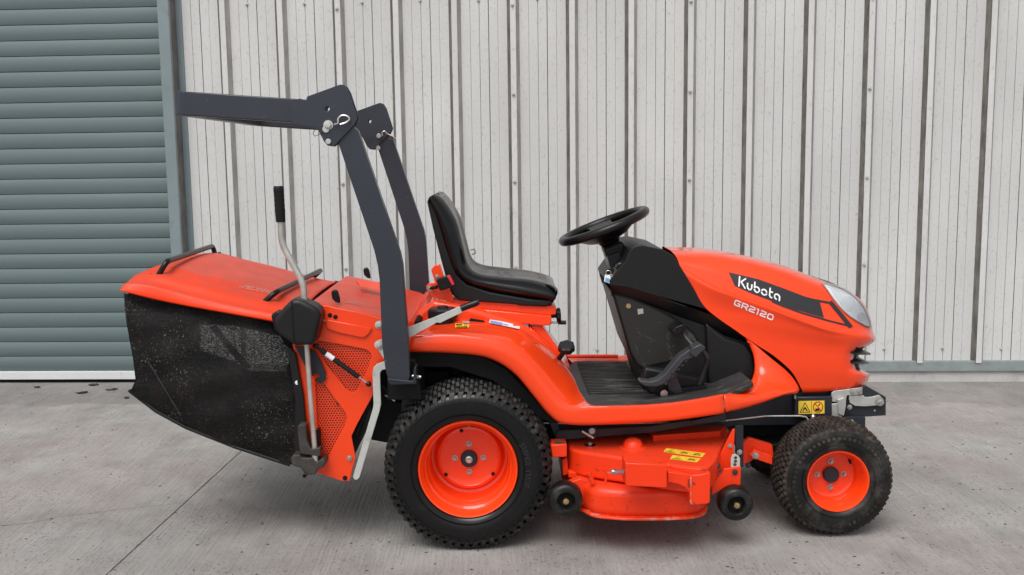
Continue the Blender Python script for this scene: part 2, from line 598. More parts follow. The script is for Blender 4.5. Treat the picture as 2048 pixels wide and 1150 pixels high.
def dotmat(name, base, hole, scale, rough=.4, size=.33, clog=None, clog_lo=.62, see=0.0):
    """perforated sheet / woven mesh: staggered round dots from object position (x,z)"""
    m = bpy.data.materials.new(name)
    m.use_nodes = True
    t = m.node_tree; N, L = t.nodes, t.links
    b = N['Principled BSDF']
    b.inputs['Roughness'].default_value = rough
    geo = N.new('ShaderNodeNewGeometry')
    sp = N.new('ShaderNodeSeparateXYZ'); L.new(geo.outputs['Position'], sp.inputs[0])

    def math_(op, a, bb=None):
        x = N.new('ShaderNodeMath'); x.operation = op
        for i, v in enumerate((a, bb)):
            if v is None: continue
            if isinstance(v, (int, float)): x.inputs[i].default_value = v
            else: L.new(v, x.inputs[i])
        return x.outputs[0]
    zz = math_('MULTIPLY', sp.outputs['Z'], scale * 1.1547)
    row = math_('FLOOR', zz)
    off = math_('MULTIPLY', math_('MODULO', math_('ABSOLUTE', row), 2), .5)
    xx = math_('ADD', math_('MULTIPLY', sp.outputs['X'], scale), off)
    fx = math_('SUBTRACT', math_('FRACT', xx), .5)
    fz = math_('MULTIPLY', math_('SUBTRACT', math_('FRACT', zz), .5), .866)
    d = math_('SQRT', math_('ADD', math_('MULTIPLY', fx, fx), math_('MULTIPLY', fz, fz)))
    mr = N.new('ShaderNodeMapRange')
    mr.inputs['From Min'].default_value = size; mr.inputs['From Max'].default_value = size + .07
    L.new(d, mr.inputs['Value'])
    mx = N.new('ShaderNodeMix'); mx.data_type = 'RGBA'
    L.new(mr.outputs[0], mx.inputs['Factor'])
    mx.inputs[6].default_value = (*hole, 1); mx.inputs[7].default_value = (*base, 1)
    out = mx.outputs[2]
    if clog:
        n = N.new('ShaderNodeTexNoise'); n.inputs['Scale'].default_value = 11; n.inputs['Detail'].default_value = 8
        L.new(geo.outputs['Position'], n.inputs['Vector'])
        r2 = N.new('ShaderNodeMapRange'); r2.inputs['From Min'].default_value = clog_lo; r2.inputs['From Max'].default_value = clog_lo + .04
        L.new(n.outputs['Fac'], r2.inputs['Value'])
        m2 = N.new('ShaderNodeMix'); m2.data_type = 'RGBA'
        L.new(r2.outputs[0], m2.inputs['Factor']); L.new(out, m2.inputs[6]); m2.inputs[7].default_value = (*clog, 1)
        out = m2.outputs[2]
    L.new(out, b.inputs['Base Color'])
    M[name] = m


dotmat('perforated', ORANGE, (.085, .008, .005), 96, .4, .30, clog=(.055, .022, .015), clog_lo=.66)
dotmat('screen_mesh', (.020, .019, .018), (.003, .003, .003), 150, .5, .30, clog=(.055, .05, .044), clog_lo=.60)


def bagmat():
    m = bpy.data.materials.new('bag_mesh')
    m.use_nodes = True
    t = m.node_tree; N, L = t.nodes, t.links
    b = N['Principled BSDF']
    b.inputs['Roughness'].default_value = .62
    b.inputs['Specular IOR Level'].default_value = .22
    geo = N.new('ShaderNodeNewGeometry')

    def noise(sc, st, d=6, r=.6):
        mp = N.new('ShaderNodeMapping'); mp.inputs['Scale'].default_value = st
        L.new(geo.outputs['Position'], mp.inputs[0])
        n = N.new('ShaderNodeTexNoise'); n.inputs['Scale'].default_value = sc; n.inputs['Detail'].default_value = d; n.inputs['Roughness'].default_value = r
        L.new(mp.outputs[0], n.inputs['Vector']); return n.outputs['Fac']

    def rng(s, a, bb, c, d):
        r = N.new('ShaderNodeMapRange')
        for k, v in zip(('From Min', 'From Max', 'To Min', 'To Max'), (a, bb, c, d)): r.inputs[k].default_value = v
        L.new(s, r.inputs['Value']); return r.outputs[0]

    def mix(f, a, bb):
        x = N.new('ShaderNodeMix'); x.data_type = 'RGBA'
        L.new(f, x.inputs['Factor'])
        for s, v in ((x.inputs[6], a), (x.inputs[7], bb)):
            if isinstance(v, tuple): s.default_value = (*v, 1)
            else: L.new(v, s)
        return x.outputs[2]

    def mul(a, bb):
        x = N.new('ShaderNodeMath'); x.operation = 'MULTIPLY'
        L.new(a, x.inputs[0]); L.new(bb, x.inputs[1]); return x.outputs[0]
    c = mix(rng(noise(1, (14, 14, 260), 3), .45, .7, 0, 1), (.004, .004, .0045), (.012, .0115, .0115))
    c = mix(rng(noise(7, (1, 1, 1)), .5, .75, 0, .8), c, (.020, .015, .012))
    clip = mul(rng(noise(1, (210, 210, 120), 2, .5), .64, .68, 0, 1), rng(noise(4.5, (1, 1, 1), 4), .46, .62, 0, 1))
    c = mix(clip, c, (.19, .14, .10))
    L.new(c, b.inputs['Base Color'])
    bn = N.new('ShaderNodeBump'); bn.inputs['Distance'].default_value = .0012
    L.new(noise(1, (60, 60, 300), 3), bn.inputs['Height']); L.new(bn.outputs[0], b.inputs['Normal'])
    M['bag_mesh'] = m


bagmat()
_t = M['bag_mesh'].copy()                       # the woven side one can see a little light through
_t.name = 'bag_weave'
M['bag_weave'] = _t
_n, _l = _t.node_tree.nodes, _t.node_tree.links
_out = [x for x in _n if x.type == 'OUTPUT_MATERIAL'][0]
_tr = _n.new('ShaderNodeBsdfTransparent')
_mx = _n.new('ShaderNodeMixShader')
_g = _n.new('ShaderNodeNewGeometry')
_mp = _n.new('ShaderNodeMapping')
_mp.inputs['Scale'].default_value = (130, 130, 520)
_nz = _n.new('ShaderNodeTexNoise')
_nz.inputs['Scale'].default_value = 1
_nz.inputs['Detail'].default_value = 2
_rg = _n.new('ShaderNodeMapRange')
for _k, _v in zip(('From Min', 'From Max', 'To Min', 'To Max'), (.50, .62, 0.0, .22)): _rg.inputs[_k].default_value = _v
_l.new(_g.outputs['Position'], _mp.inputs[0])
_l.new(_mp.outputs[0], _nz.inputs['Vector'])
_l.new(_nz.outputs['Fac'], _rg.inputs['Value'])
_l.new(_rg.outputs[0], _mx.inputs[0])
_l.new(_n['Principled BSDF'].outputs[0], _mx.inputs[1])
_l.new(_tr.outputs[0], _mx.inputs[2])
_l.new(_mx.outputs[0], _out.inputs[0])
mat('reflector', (.93, .94, .95), .3, var=.08, vscale=22)
mat('lamp_bowl', (.93, .94, .96), .15, metal=.3)
mg = bpy.data.materials.new('lamp_lens')
mg.use_nodes = True
_n, _l = mg.node_tree.nodes, mg.node_tree.links
_out = [x for x in _n if x.type == 'OUTPUT_MATERIAL'][0]
_tr = _n.new('ShaderNodeBsdfTransparent'); _tr.inputs[0].default_value = (.93, .95, .96, 1)
_gl = _n.new('ShaderNodeBsdfGlossy'); _gl.inputs['Roughness'].default_value = .03
_fr = _n.new('ShaderNodeFresnel'); _fr.inputs[0].default_value = 1.5
_mx = _n.new('ShaderNodeMixShader')
_l.new(_fr.outputs[0], _mx.inputs[0]); _l.new(_tr.outputs[0], _mx.inputs[1]); _l.new(_gl.outputs[0], _mx.inputs[2]); _l.new(_mx.outputs[0], _out.inputs[0])
M['lamp_lens'] = mg

# ================================================================== SETTING
WA, WB = G(135, 767), G(1740, 763)
WE = (WB - WA).normalized()
WN = Vector((WE.y, -WE.x, 0))                   # towards the yard
if WN.y > 0: WN = -WN


def W(s, d, z):
    p = WA + WE * s + WN * d
    return Vector((p.x, p.y, z))


def WS(px, py, d=0.0):
    r = ray(px, py)
    t = ((WA + WN * d) - CAM).dot(WN) / r.dot(WN)
    p = CAM + r * t
    return (p - WA).dot(WE), p.z


# ---- ground: base sheet and two cast slabs with an open joint between them
gs = 150
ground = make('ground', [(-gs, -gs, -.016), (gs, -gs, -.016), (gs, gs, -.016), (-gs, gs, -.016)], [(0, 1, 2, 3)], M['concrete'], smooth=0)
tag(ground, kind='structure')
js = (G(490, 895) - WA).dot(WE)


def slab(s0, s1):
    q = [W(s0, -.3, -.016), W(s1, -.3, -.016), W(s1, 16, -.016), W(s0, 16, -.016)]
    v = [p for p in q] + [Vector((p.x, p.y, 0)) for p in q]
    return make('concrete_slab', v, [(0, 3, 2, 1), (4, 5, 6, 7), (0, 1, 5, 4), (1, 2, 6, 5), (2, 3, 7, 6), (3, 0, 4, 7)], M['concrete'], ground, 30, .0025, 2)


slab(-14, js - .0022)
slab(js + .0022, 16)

# ---- cladding wall
s_a, _ = WS(896.5, 0)
s_b, _ = WS(1368.5, 0)
PITCH = (s_b - s_a) / 4
zb = WS(1850, 724)[1]
ZT = 4.4
wall = empty('warehouse_wall', W(2.5, 0, 0), 'weathered pale grey ribbed cladding wall behind the orange mower', 'wall')
backing = make('wall_core', [W(s, d, z) for s in (.86, 9) for d in (-.25, -.02) for z in (0, ZT)],
               [(0, 1, 3, 2), (4, 6, 7, 5), (0, 4, 5, 1), (2, 3, 7, 6), (0, 2, 6, 4), (1, 5, 7, 3)], M['plinth'], wall, 0)
sj0, _ = WS(313, 0, .10)
sj1, _ = WS(336, 0, .10)


def panel_mesh():
    HR, t = .036, .0215
    c = (PITCH - 2 * t - .034) / 5
    prof = [(0, 0), (t, HR), (t + .034, HR), (2 * t + .034, 0)]
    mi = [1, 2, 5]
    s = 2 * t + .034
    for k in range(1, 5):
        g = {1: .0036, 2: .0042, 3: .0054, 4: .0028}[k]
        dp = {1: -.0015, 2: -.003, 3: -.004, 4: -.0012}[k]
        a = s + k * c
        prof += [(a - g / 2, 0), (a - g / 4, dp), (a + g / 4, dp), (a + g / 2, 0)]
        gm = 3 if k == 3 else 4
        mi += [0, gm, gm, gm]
    prof.append((PITCH, 0))
    mi.append(0)
    V, Fc, fm = [], [], []
    zs = [zb, ZT]
    for x, d in prof:
        for z in zs:
            V.append((x, -d, z))
    for i in range(len(prof) - 1):
        Fc.append((2 * i, 2 * i + 2, 2 * i + 3, 2 * i + 1))
        fm.append(mi[i])
    # rib end closers and thickness
    me = bpy.data.meshes.new('panel')
    me.from_pydata(V, [], Fc)
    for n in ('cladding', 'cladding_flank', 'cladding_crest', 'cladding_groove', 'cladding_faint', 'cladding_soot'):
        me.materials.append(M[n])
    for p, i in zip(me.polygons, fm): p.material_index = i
    me.update()
    return me


pm = panel_mesh()
ang = math.atan2(WE.y, WE.x)
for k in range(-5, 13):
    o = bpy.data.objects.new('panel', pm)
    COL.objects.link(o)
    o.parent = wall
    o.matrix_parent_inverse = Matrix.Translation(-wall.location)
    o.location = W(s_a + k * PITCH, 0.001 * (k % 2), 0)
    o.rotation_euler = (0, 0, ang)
    sm = o.modifiers.new('solid', 'SOLIDIFY'); sm.thickness = .0012; sm.offset = 0
# closing strip between the jamb and the first full panel
se, _ = WS(361, 0, 0)


def wbox(name, s0, s1, d0, d1, z0, z1, m, parent, bevel=.002):
    v = [W(s, d, z) for s in (s0, s1) for d in (d0, d1) for z in (z0, z1)]
    f = [(0, 1, 3, 2), (4, 6, 7, 5), (0, 4, 5, 1), (2, 3, 7, 6), (0, 2, 6, 4), (1, 5, 7, 3)]
    return make(name, v, f, M[m], parent, 30, bevel)


x = s_a - 5 * PITCH
a = se
while x - a > .03:
    b_ = min(a + .058, x - .002)
    wbox('panel', a, b_ - .003, -.01, .0, zb, ZT, 'cladding', wall, .0015)
    a = b_
# screws
scr_me = None


def screw(s, d, z):
    global scr_me
    if scr_me is None:
        V, Fc = lathe_geo([(.011, 0), (.011, -.003), (.0065, -.004), (.0065, -.009), (.005, -.011), (.0003, -.011)], 10)
        o = make('screw', V, Fc, M['screw_paint'], wall, 30)
        scr_me = o.data
    else:
        o = bpy.data.objects.new('screw', scr_me)
        COL.objects.link(o)
        o.parent = wall
        o.matrix_parent_inverse = Matrix.Translation(-wall.location)
    o.location = W(s, d, z)
    o.rotation_euler = (0, 0, ang)


zc = [WS(1028, 190.6)[1] + .548 * k for k in range(-3, 2)]
for k in (-2, 1, 4, 7, 10):
    for z in zc[:]:
        screw(s_a + k * PITCH + .036, .041, z + .004 * (k % 3))
for k in range(-4, 12):
    for z in (WS(1890, 697)[1], WS(384, 12)[1]):
        screw(s_a + k * PITCH + .19, .001, z + .003 * ((k * 7) % 3 - 1))
# flashing and plinth
zf = WS(1850, 741)[1]
wbox('flashing', .88, 9, -.02, .030, zf, zb + .012, 'flashing', wall, .003)
wbox('plinth', .88, 9, -.02, .012, -.01, zf + .004, 'plinth', wall, .004)
# jamb of the shutter opening
wbox('door_jamb', sj0, sj1, -.04, .10, 0, ZT, 'jamb', wall, .003)
wbox('door_jamb', sj1 - .004, sj1 + .006, .0, .096, 0.002, ZT, 'jamb_dark', wall, .001)
wbox('door_jamb', sj1 + .006, se + .004, -.012, .004, .002, ZT, 'jamb', wall, .001)

# ---- roller shutter
shutter = empty('roller_shutter', W(-.6, -.03, 0), 'closed grey-green slatted roller shutter left of the ribbed wall', 'shutter')
z_lo = WS(100, 741, -.03)[1]
SP = (WS(100, 595.8, -.03)[1] - z_lo) / 5
s_left = WS(-420, 400)[0]
prof = []
for i in range(11):
    t = i / 10
    prof.append((-.03 + .0105 * math.sin(math.pi * (t * .92 + .04)) ** .8, SP * .015 + SP * .955 * t))
prof = [(-.045, 0)] + prof + [(-.045, SP)]
V, Fc = [], []
for d, z in prof:
    for s in (s_left, sj0 + .01):
        p = W(s, d, 0); V.append((p.x, p.y, z))
for i in range(len(prof) - 1):
    Fc.append((2 * i, 2 * i + 1, 2 * i + 3, 2 * i + 2))
slat0 = make('slat', V, Fc, M['shutter'], shutter, 25)
slat0.location = (0, 0, z_lo)
for k in range(1, int((3.4 - z_lo) / SP)):
    o = bpy.data.objects.new('slat', slat0.data)
    COL.objects.link(o)
    o.parent = shutter
    o.matrix_parent_inverse = slat0.matrix_parent_inverse.copy()
    o.location = (0, 0, z_lo + k * SP)
z_r = WS(100, 758, -.03)[1]
wbox('bottom_rail', s_left, sj0 + .012, -.05, -.012, z_r, z_lo - .004, 'white_rail', shutter, .003)
wbox('rubber_seal', s_left, sj0 + .012, -.048, -.034, .001, z_r - .001, 'chassis', shutter, .002)
wbox('shutter_box', s_left, sj0, -.04, .16, 3.3, 3.8, 'jamb', shutter, .004)

# ---- fallen leaves and grit
def leaf(px, py, lw, ll, rot, label):
    c = G(px, py)
    V, Fc = [(0, 0, .006)], []
    n = 12
    for i in range(n):
        a = 2 * math.pi * i / n
        r = 1 + .25 * random.uniform(-1, 1)
        V.append((math.cos(a) * ll * r, math.sin(a) * lw * r, .002 + .010 * random.random()))
    for i in range(n):
        Fc.append((0, 1 + i, 1 + (i + 1) % n))
    o = make('dead_leaf', V, Fc, M['leaf_brown'], None, 0, loc=c + Vector((0, 0, .002)))
    o.rotation_euler = (0, 0, rot)
    sm = o.modifiers.new('solid', 'SOLIDIFY'); sm.thickness = .002
    tag(o, label, 'leaf', 'dead leaves by the shutter')


leaf(74, 775.5, .018, .020, .2, 'small dead brown leaf by the shutter sill, leftmost of the leaves')
leaf(164, 786.5, .024, .042, .1, 'largest dead brown leaf lying on concrete before the shutter')
leaf(187, 771, .022, .030, .0, 'dead brown leaf tucked against the white bottom rail of the shutter')
leaf(222, 780.5, .020, .040, .35, 'long curled dead leaf between shutter and grass bag')
leaf(253, 797, .017, .016, .0, 'small round dead leaf nearest the rear corner of the grass bag')

V, Fc = [], []
for i in range(900):
    px, py = random.uniform(0, 2048), random.uniform(775, 1150)
    c = G(px, py)
    if c.y < 2.2: continue
    r = random.choice((.001, .0015, .002, .002, .003, .005))
    a = random.random() * 6.28
    n = len(V)
    for k in range(5):
        b_ = a + k * 1.2566
        V.append((c.x + math.cos(b_) * r * random.uniform(.8, 2.0), c.y + math.sin(b_) * r * random.uniform(.7, 1.3), .0005))
    V.append((c.x, c.y, r * .8))
    Fc += [(n + k, n + (k + 1) % 5, n + 5) for k in range(5)]
tag(make('grit', V, Fc, M['debris'], None, 0), 'fine dark grit and grass specks scattered over the concrete', 'grit', kind='stuff')
# hairline crack
cr = [(0, 1052), (60, 1046), (130, 1033), (180, 1027), (250, 1018), (310, 1012), (368, 1006)]
cp = catmull([G(*c) for c in cr], 40)
V, Fc = [], []
for i, p in enumerate(cp):
    wd = .0016 * random.uniform(.3, 1.4) * (1 - .5 * i / 40)
    jx = random.uniform(-.003, .003)
    V += [(p.x, p.y + jx - wd, .0012), (p.x, p.y + jx + wd, .0012)]
for i in range(39):
    Fc.append((2 * i, 2 * i + 2, 2 * i + 3, 2 * i + 1))
make('crack', V, Fc, M['debris'], ground, 0)

# ================================================================== THE MOWER
YC = 4.10
c0 = U(1200, 950, YC)
T = empty('ride_on_mower', (c0.x, YC, 0), 'orange ride-on mower tractor with black seat, folded roll bar and rear grass collector', 'lawn mower')


def mir(p):
    return Vector((p.x, 2 * YC - p.y, p.z))


# ---------------------------------------------------------------- wheels
def tyre_prof(R, Wd, rb, drop):
    h = Wd / 2
    return [(rb, -h * .78), (rb + .006, -h * .86), (rb + (R - rb) * .18, -h * .95), (rb + (R - rb) * .42, -h * 1.0), (rb + (R - rb) * .64, -h * .985),
            (rb + (R - rb) * .76, -h * .945), (R - .011 - drop * 1.15, -h * .87), (R - .0105 - drop * .55, -h * .74), (R - .0095 - drop * .16, -h * .46), (R - .009, 0)]


def lug(V, Fc, ang, a, R0, R1, la, lt, skew=0, pinch=.78, shape=6, in_a=0):
    """a tread lug: chunky hexagonal block standing on the tyre (angle, axial position)"""
    n = len(V)
    if shape == 6:
        base = [(-.5, 0), (-.25, .5), (.25, .5), (.5, 0), (.25, -.5), (-.25, -.5)]
    else:
        base = [(-.5, -.5), (-.5, .5), (.5, .5), (.5, -.5)]
    for rr, k in ((R0, 1.08), (R1, pinch)):
        for u, v in base:
            th = ang + (u * lt * k + skew * v * la) / rr
            r_ = rr if not callable(rr) else rr
            V.append((r_ * math.cos(th), a + v * la * k + in_a, r_ * math.sin(th)))
    m = len(base)
    for i in range(m):
        j = (i + 1) % m
        Fc.append((n + i, n + j, n + m + j, n + m + i))
    Fc.append(tuple(n + m + i for i in range(m)))


def tread(R, Wd, rows, count, la, lt, sh, drop):
    V, Fc = [], []
    h = Wd / 2
    for i in range(count):
        th = 2 * math.pi * i / count
        for k in range(rows):
            a = -h * .76 + (2 * h * .76) * k / (rows - 1)
            st = (k % 2) * math.pi / count
            R1 = R - drop * .62 * abs(a / (h * .76)) ** 2.2
            lug(V, Fc, th + st, a, R1 - .012, R1 + .002, la * 1.18, lt * .90, skew=.0, pinch=.70)
        # shoulder lugs that run down onto the sidewall
        for sgn in (-1, 1):
            tt = th + (0 if sgn < 0 else math.pi / count) + math.pi / count
            long = 1.0 if i % 2 else .72
            n = len(V)
            pts = [(R - drop * .66 - .001, h * .79), (R - .004 - drop * 1.05, h * .885), (R - .020 - drop * 1.05, h * .955), (R - .024 - drop * 1.1 - sh * long, h * .985)]
            wds = [lt * .86, lt * .84, lt * .72, lt * .5]
            for j, ((r_, a_), wd) in enumerate(zip(pts, wds)):
                lift = .0045
                da = (.10 if j < 2 else .30) * lt / R * (1 if j else 0)
                for s2, up in ((-1, 0), (-.75, 1), (.75, 1), (1, 0)):
                    rr = r_ + (0 if j > 1 else 0) - (1 - up) * (.009 if j < 2 else .001)
                    aa = a_ + (up * lift if j > 0 else 0) - (0 if up else .004)
                    thh = tt + da + s2 * wd / 2 / rr
                    V.append((rr * math.cos(thh), sgn * aa, rr * math.sin(thh)))
            for j in range(3):
                for q in range(3):
                    a0 = n + j * 4 + q
                    Fc.append((a0, a0 + 1, a0 + 5, a0 + 4))
            Fc.append((n + 12, n + 13, n + 14, n + 15))
            Fc.append((n, n + 1, n + 2, n + 3))
    return V, Fc


def wheel(R, Wd, rb, drop, rim_prof, hub, bolts, count, rows, la, lt, sh, tm, sm_, loc, far, spin=0, extra=None, steer=0):
    V, Fc = lathe_geo(rim_prof, 64)
    rim = make('wheel', V, Fc, M['orange'], T, 34, loc=loc)
    rim.rotation_euler = (0, spin, (math.pi if far else 0) + steer)
    P = tyre_prof(R, Wd, rb, drop)
    P = P + [(r, -a) for r, a in reversed(P[:-1])]
    lathe('tyre', P, 96, (0, 0, 0), M[sm_], rim, smooth=60)
    # moulded rings on the sidewall
    for q in (.22, .60):
        r = rb + (R - rb) * q
        lathe('sidewall_ring', [(r - .003, -Wd / 2 * .955), (r - .001, -Wd / 2 * 1.006), (r + .001, -Wd / 2 * 1.006), (r + .003, -Wd / 2 * .955)], 96, (0, 0, 0), M[sm_], rim, smooth=60)
    V, Fc = tread(R, Wd, rows, count, la, lt, sh, drop)
    o = make('tread', V, Fc, M[tm], rim, 30)
    o['kind'] = 'stuff'
    hy, hr = hub
    lathe('hub_cap', [(hr, hy + .01), (hr, hy - .010), (hr * .85, hy - .014), (hr * .3, hy - .014), (.0002, hy - .014)], 28, (0, 0, 0), M['black_paint'], rim)
    br, by, bs = bolts
    for k in range(4):
        a = math.pi / 2 * k
        cx, cz = br * math.cos(a), br * math.sin(a)
        V1, F1 = lathe_geo([(bs * 1.5, by), (bs * 1.5, by - .003), (bs * 1.05, by - .003)], 14, (cx, 0, cz))
        V2, F2 = lathe_geo([(bs, by), (bs, by - .012), (bs * .75, by - .015), (.0002, by - .015)], 6, (cx, 0, cz))
        make('wheel_bolt', V1 + V2, F1 + [tuple(i + len(V1) for i in f) for f in F2], M['zinc'], rim, 30)
    if extra: extra(rim)
    return rim


RR, RW = .317, .270
pc = U(936, 942, 3.60)
rear_prof = [(.166, .10), (.166, -.088), (.170, -.098), (.178, -.104), (.184, -.110), (.186, -.118), (.183, -.124), (.178, -.122), (.174, -.114),
             (.168, -.106), (.166, -.094), (.165, -.082), (.157, -.074), (.156, -.040), (.150, -.030), (.148, -.022), (.148, .040), (.146, .052), (.136, .056), (.130, .050), (.127, .040), (.121, .033), (.112, .031),
             (.106, .035), (.062, .036), (.040, .030), (.030, .030)]


def rear_extra(rim):
    sidewall_text(rim)
    lathe('axle_bolt', [(.019, .018), (.019, .013), (.014, .012), (.014, .004), (.009, .002), (.0002, .004)], 12, (0, 0, 0), M['zinc'], rim)
    for ang_ in (-.62, math.pi + .62, math.pi / 2 + .25):
        cx, cz = .112 * math.cos(ang_), .112 * math.sin(ang_)
        v = [(cx + dx, .029, cz + dz) for dx, dz in ((-.009, 0), (0, -.009), (.009, 0), (0, .009))]
        v2 = [(a, .031, c) for a, b, c in v]
        make('square_hole', v + v2, [(0, 1, 2, 3), (0, 1, 5, 4), (1, 2, 6, 5), (2, 3, 7, 6), (3, 0, 4, 7)], M['chassis'], rim, 0)
    tube('valve', [(.006, .045, .138), (.004, .015, .134), (.002, -.002, .131)], .0045, M['brass'], rim, 8)


def sidewall_text(rim):
    GT = {'S': (.7, [[(.65, .9), (.1, .9), (.08, .5), (.62, .5), (.62, .08), (.05, .08)]]), 'U': (.7, [[(.08, 1), (.08, .08), (.62, .08), (.62, 1)]]),
          'P': (.7, [[(.08, 0), (.08, .92), (.62, .92), (.62, .45), (.08, .45)]]), 'E': (.62, [[(.6, .92), (.08, .92), (.08, .08), (.6, .08)], [(.08, .5), (.5, .5)]]),
          'R': (.7, [[(.08, 0), (.08, .92), (.62, .92), (.62, .45), (.08, .45)], [(.35, .45), (.65, 0)]]), ' ': (.4, []), 'T': (.7, [[(.02, .92), (.68, .92)], [(.35, .92), (.35, 0)]]),
          'F': (.62, [[(.6, .92), (.08, .92), (.08, 0)], [(.08, .5), (.5, .5)]])}
    quads, u0 = [], 0
    for ch in 'SUPER TURF':
        wd, st = GT[ch]
        for l in st: quads += stroke([(u0 + u, v) for u, v in l], .20)
        u0 += wd + .22
    V, Fc = [], []
    k = .020
    for q_ in quads:
        n = len(V)
        for d_ in (0, .0022):
            for u, v in q_:
                th = math.radians(27) - u * k / .222
                r_ = .214 + v * k
                V.append((r_ * math.cos(th), -RW / 2 * .993 - d_ + .001, r_ * math.sin(th)))
        Fc += [(n + 4, n + 5, n + 6, n + 7)] + [(n + i, n + (i + 1) % 4, n + 4 + (i + 1) % 4, n + 4 + i) for i in range(4)]
    make('sidewall_lettering', V, Fc, M['sidewall_print'], rim, 30)


rear_loc = Vector((pc.x, 3.60 + .118, RR - .004))
wheel(RR, RW, .178, .014, rear_prof, (.026, .033), (.0555, .034, .0075), 56, 7, .030, .0290, .004, 'tread_rubber', 'rubber', rear_loc, False, extra=rear_extra)
wheel(RR, RW, .178, .014, rear_prof, (.026, .033), (.0555, .034, .0075), 56, 7, .030, .0290, .004, 'tread_rubber', 'rubber', Vector((pc.x, 2 * YC - 3.718, RR - .004)), True, spin=.3, extra=rear_extra)

FR, FW = .224, .205
pf = U(1676, 966, 3.67)
front_prof = [(.108, .08), (.108, -.068), (.112, -.076), (.118, -.080), (.1205, -.086), (.119, -.092), (.114, -.091), (.109, -.084),
              (.106, -.076), (.103, -.066), (.103, -.050), (.098, -.040), (.094, -.030), (.094, -.012), (.090, -.002), (.082, .003), (.074, .004), (.030, .004)]


def front_extra(rim):
    tube('valve', [(.072, .01, .058), (.068, -.018, .054), (.066, -.030, .052)], .005, M['plastic'], rim, 8)


front_loc = Vector((pf.x, 3.67 + .088, FR - .003))
wheel(FR, FW, .114, .026, front_prof, (-.002, .031), (.052, .002, .0075), 54, 9, .0205, .0215, .006, 'front_tread', 'front_rubber', front_loc, False, extra=front_extra)
wheel(FR, FW, .114, .026, front_prof, (-.002, .031), (.052, .002, .0075), 54, 9, .0205, .0215, .006, 'front_tread', 'front_rubber', Vector((pf.x, 2 * YC - 3.758, FR - .003)), True, spin=.4, extra=front_extra)

# ---------------------------------------------------------------- chassis
pbox('transmission', (742, 742), (905, 880), 3.86, 4.34, M['chassis'], T, .012)
pbox('rear_axle', (850, 900), (1010, 962), 3.84, 4.36, M['chassis'], T, .02)
plate('frame_rail',
      [(960, 760), (1120, 800), (1120, 848), (1445, 822), (1605, 782), (1706, 775), (1706, 836), (1590, 850), (1470, 852), (1120, 905), (960, 900)], 3.90, 3.94, M['black_paint'], T, .003)
plate('frame_rail', [(960, 760), (1120, 800), (1120, 848), (1445, 822), (1605, 782), (1706, 775), (1706, 836), (1590, 850), (1470, 852), (1120, 905), (960, 900)], 4.28, 4.32, M['black_paint'], T, .003)
pbox('engine_sump', (1475, 832), (1625, 880), 3.98, 4.22, M['chassis'], T, .012)
pbox('front_axle', (1490, 888), (1700, 915), 3.86, 4.34, M['chassis'], T, .01)
plate('fender_liner', [(815, 700), (905, 703), (965, 712), (1010, 735), (1050, 775), (1105, 835), (1125, 846), (1100, 846), (1060, 830), (1040, 800), (985, 762), (900, 735), (815, 735)], 3.70, 4.50, M['chassis'], T, .004)
plate('wheel_arch', [(815, 735), (1000, 735), (1110, 850), (1110, 900), (815, 900)], 3.885, 3.90, M['chassis'], T, .003)
plate('rear_plate', [(742, 690), (850, 700), (850, 900), (742, 880)], 3.80, 3.86, M['chassis'], T, .004)
plate('hydraulic_bracket', [(805, 790), (828, 790), (815, 905), (792, 905)], 3.76, 3.80, M['black_paint'], T, .003)
tube('hydraulic_hose', [U(765, 770, 3.72), U(778, 790, 3.72), U(785, 800, 3.74), U(800, 802, 3.78)], .008, M['chassis'], T, 8, smooth_n=14)
tube('hose_clip', [U(770, 790, 3.71), U(790, 802, 3.71)], .0035, M['zinc'], T, 6)

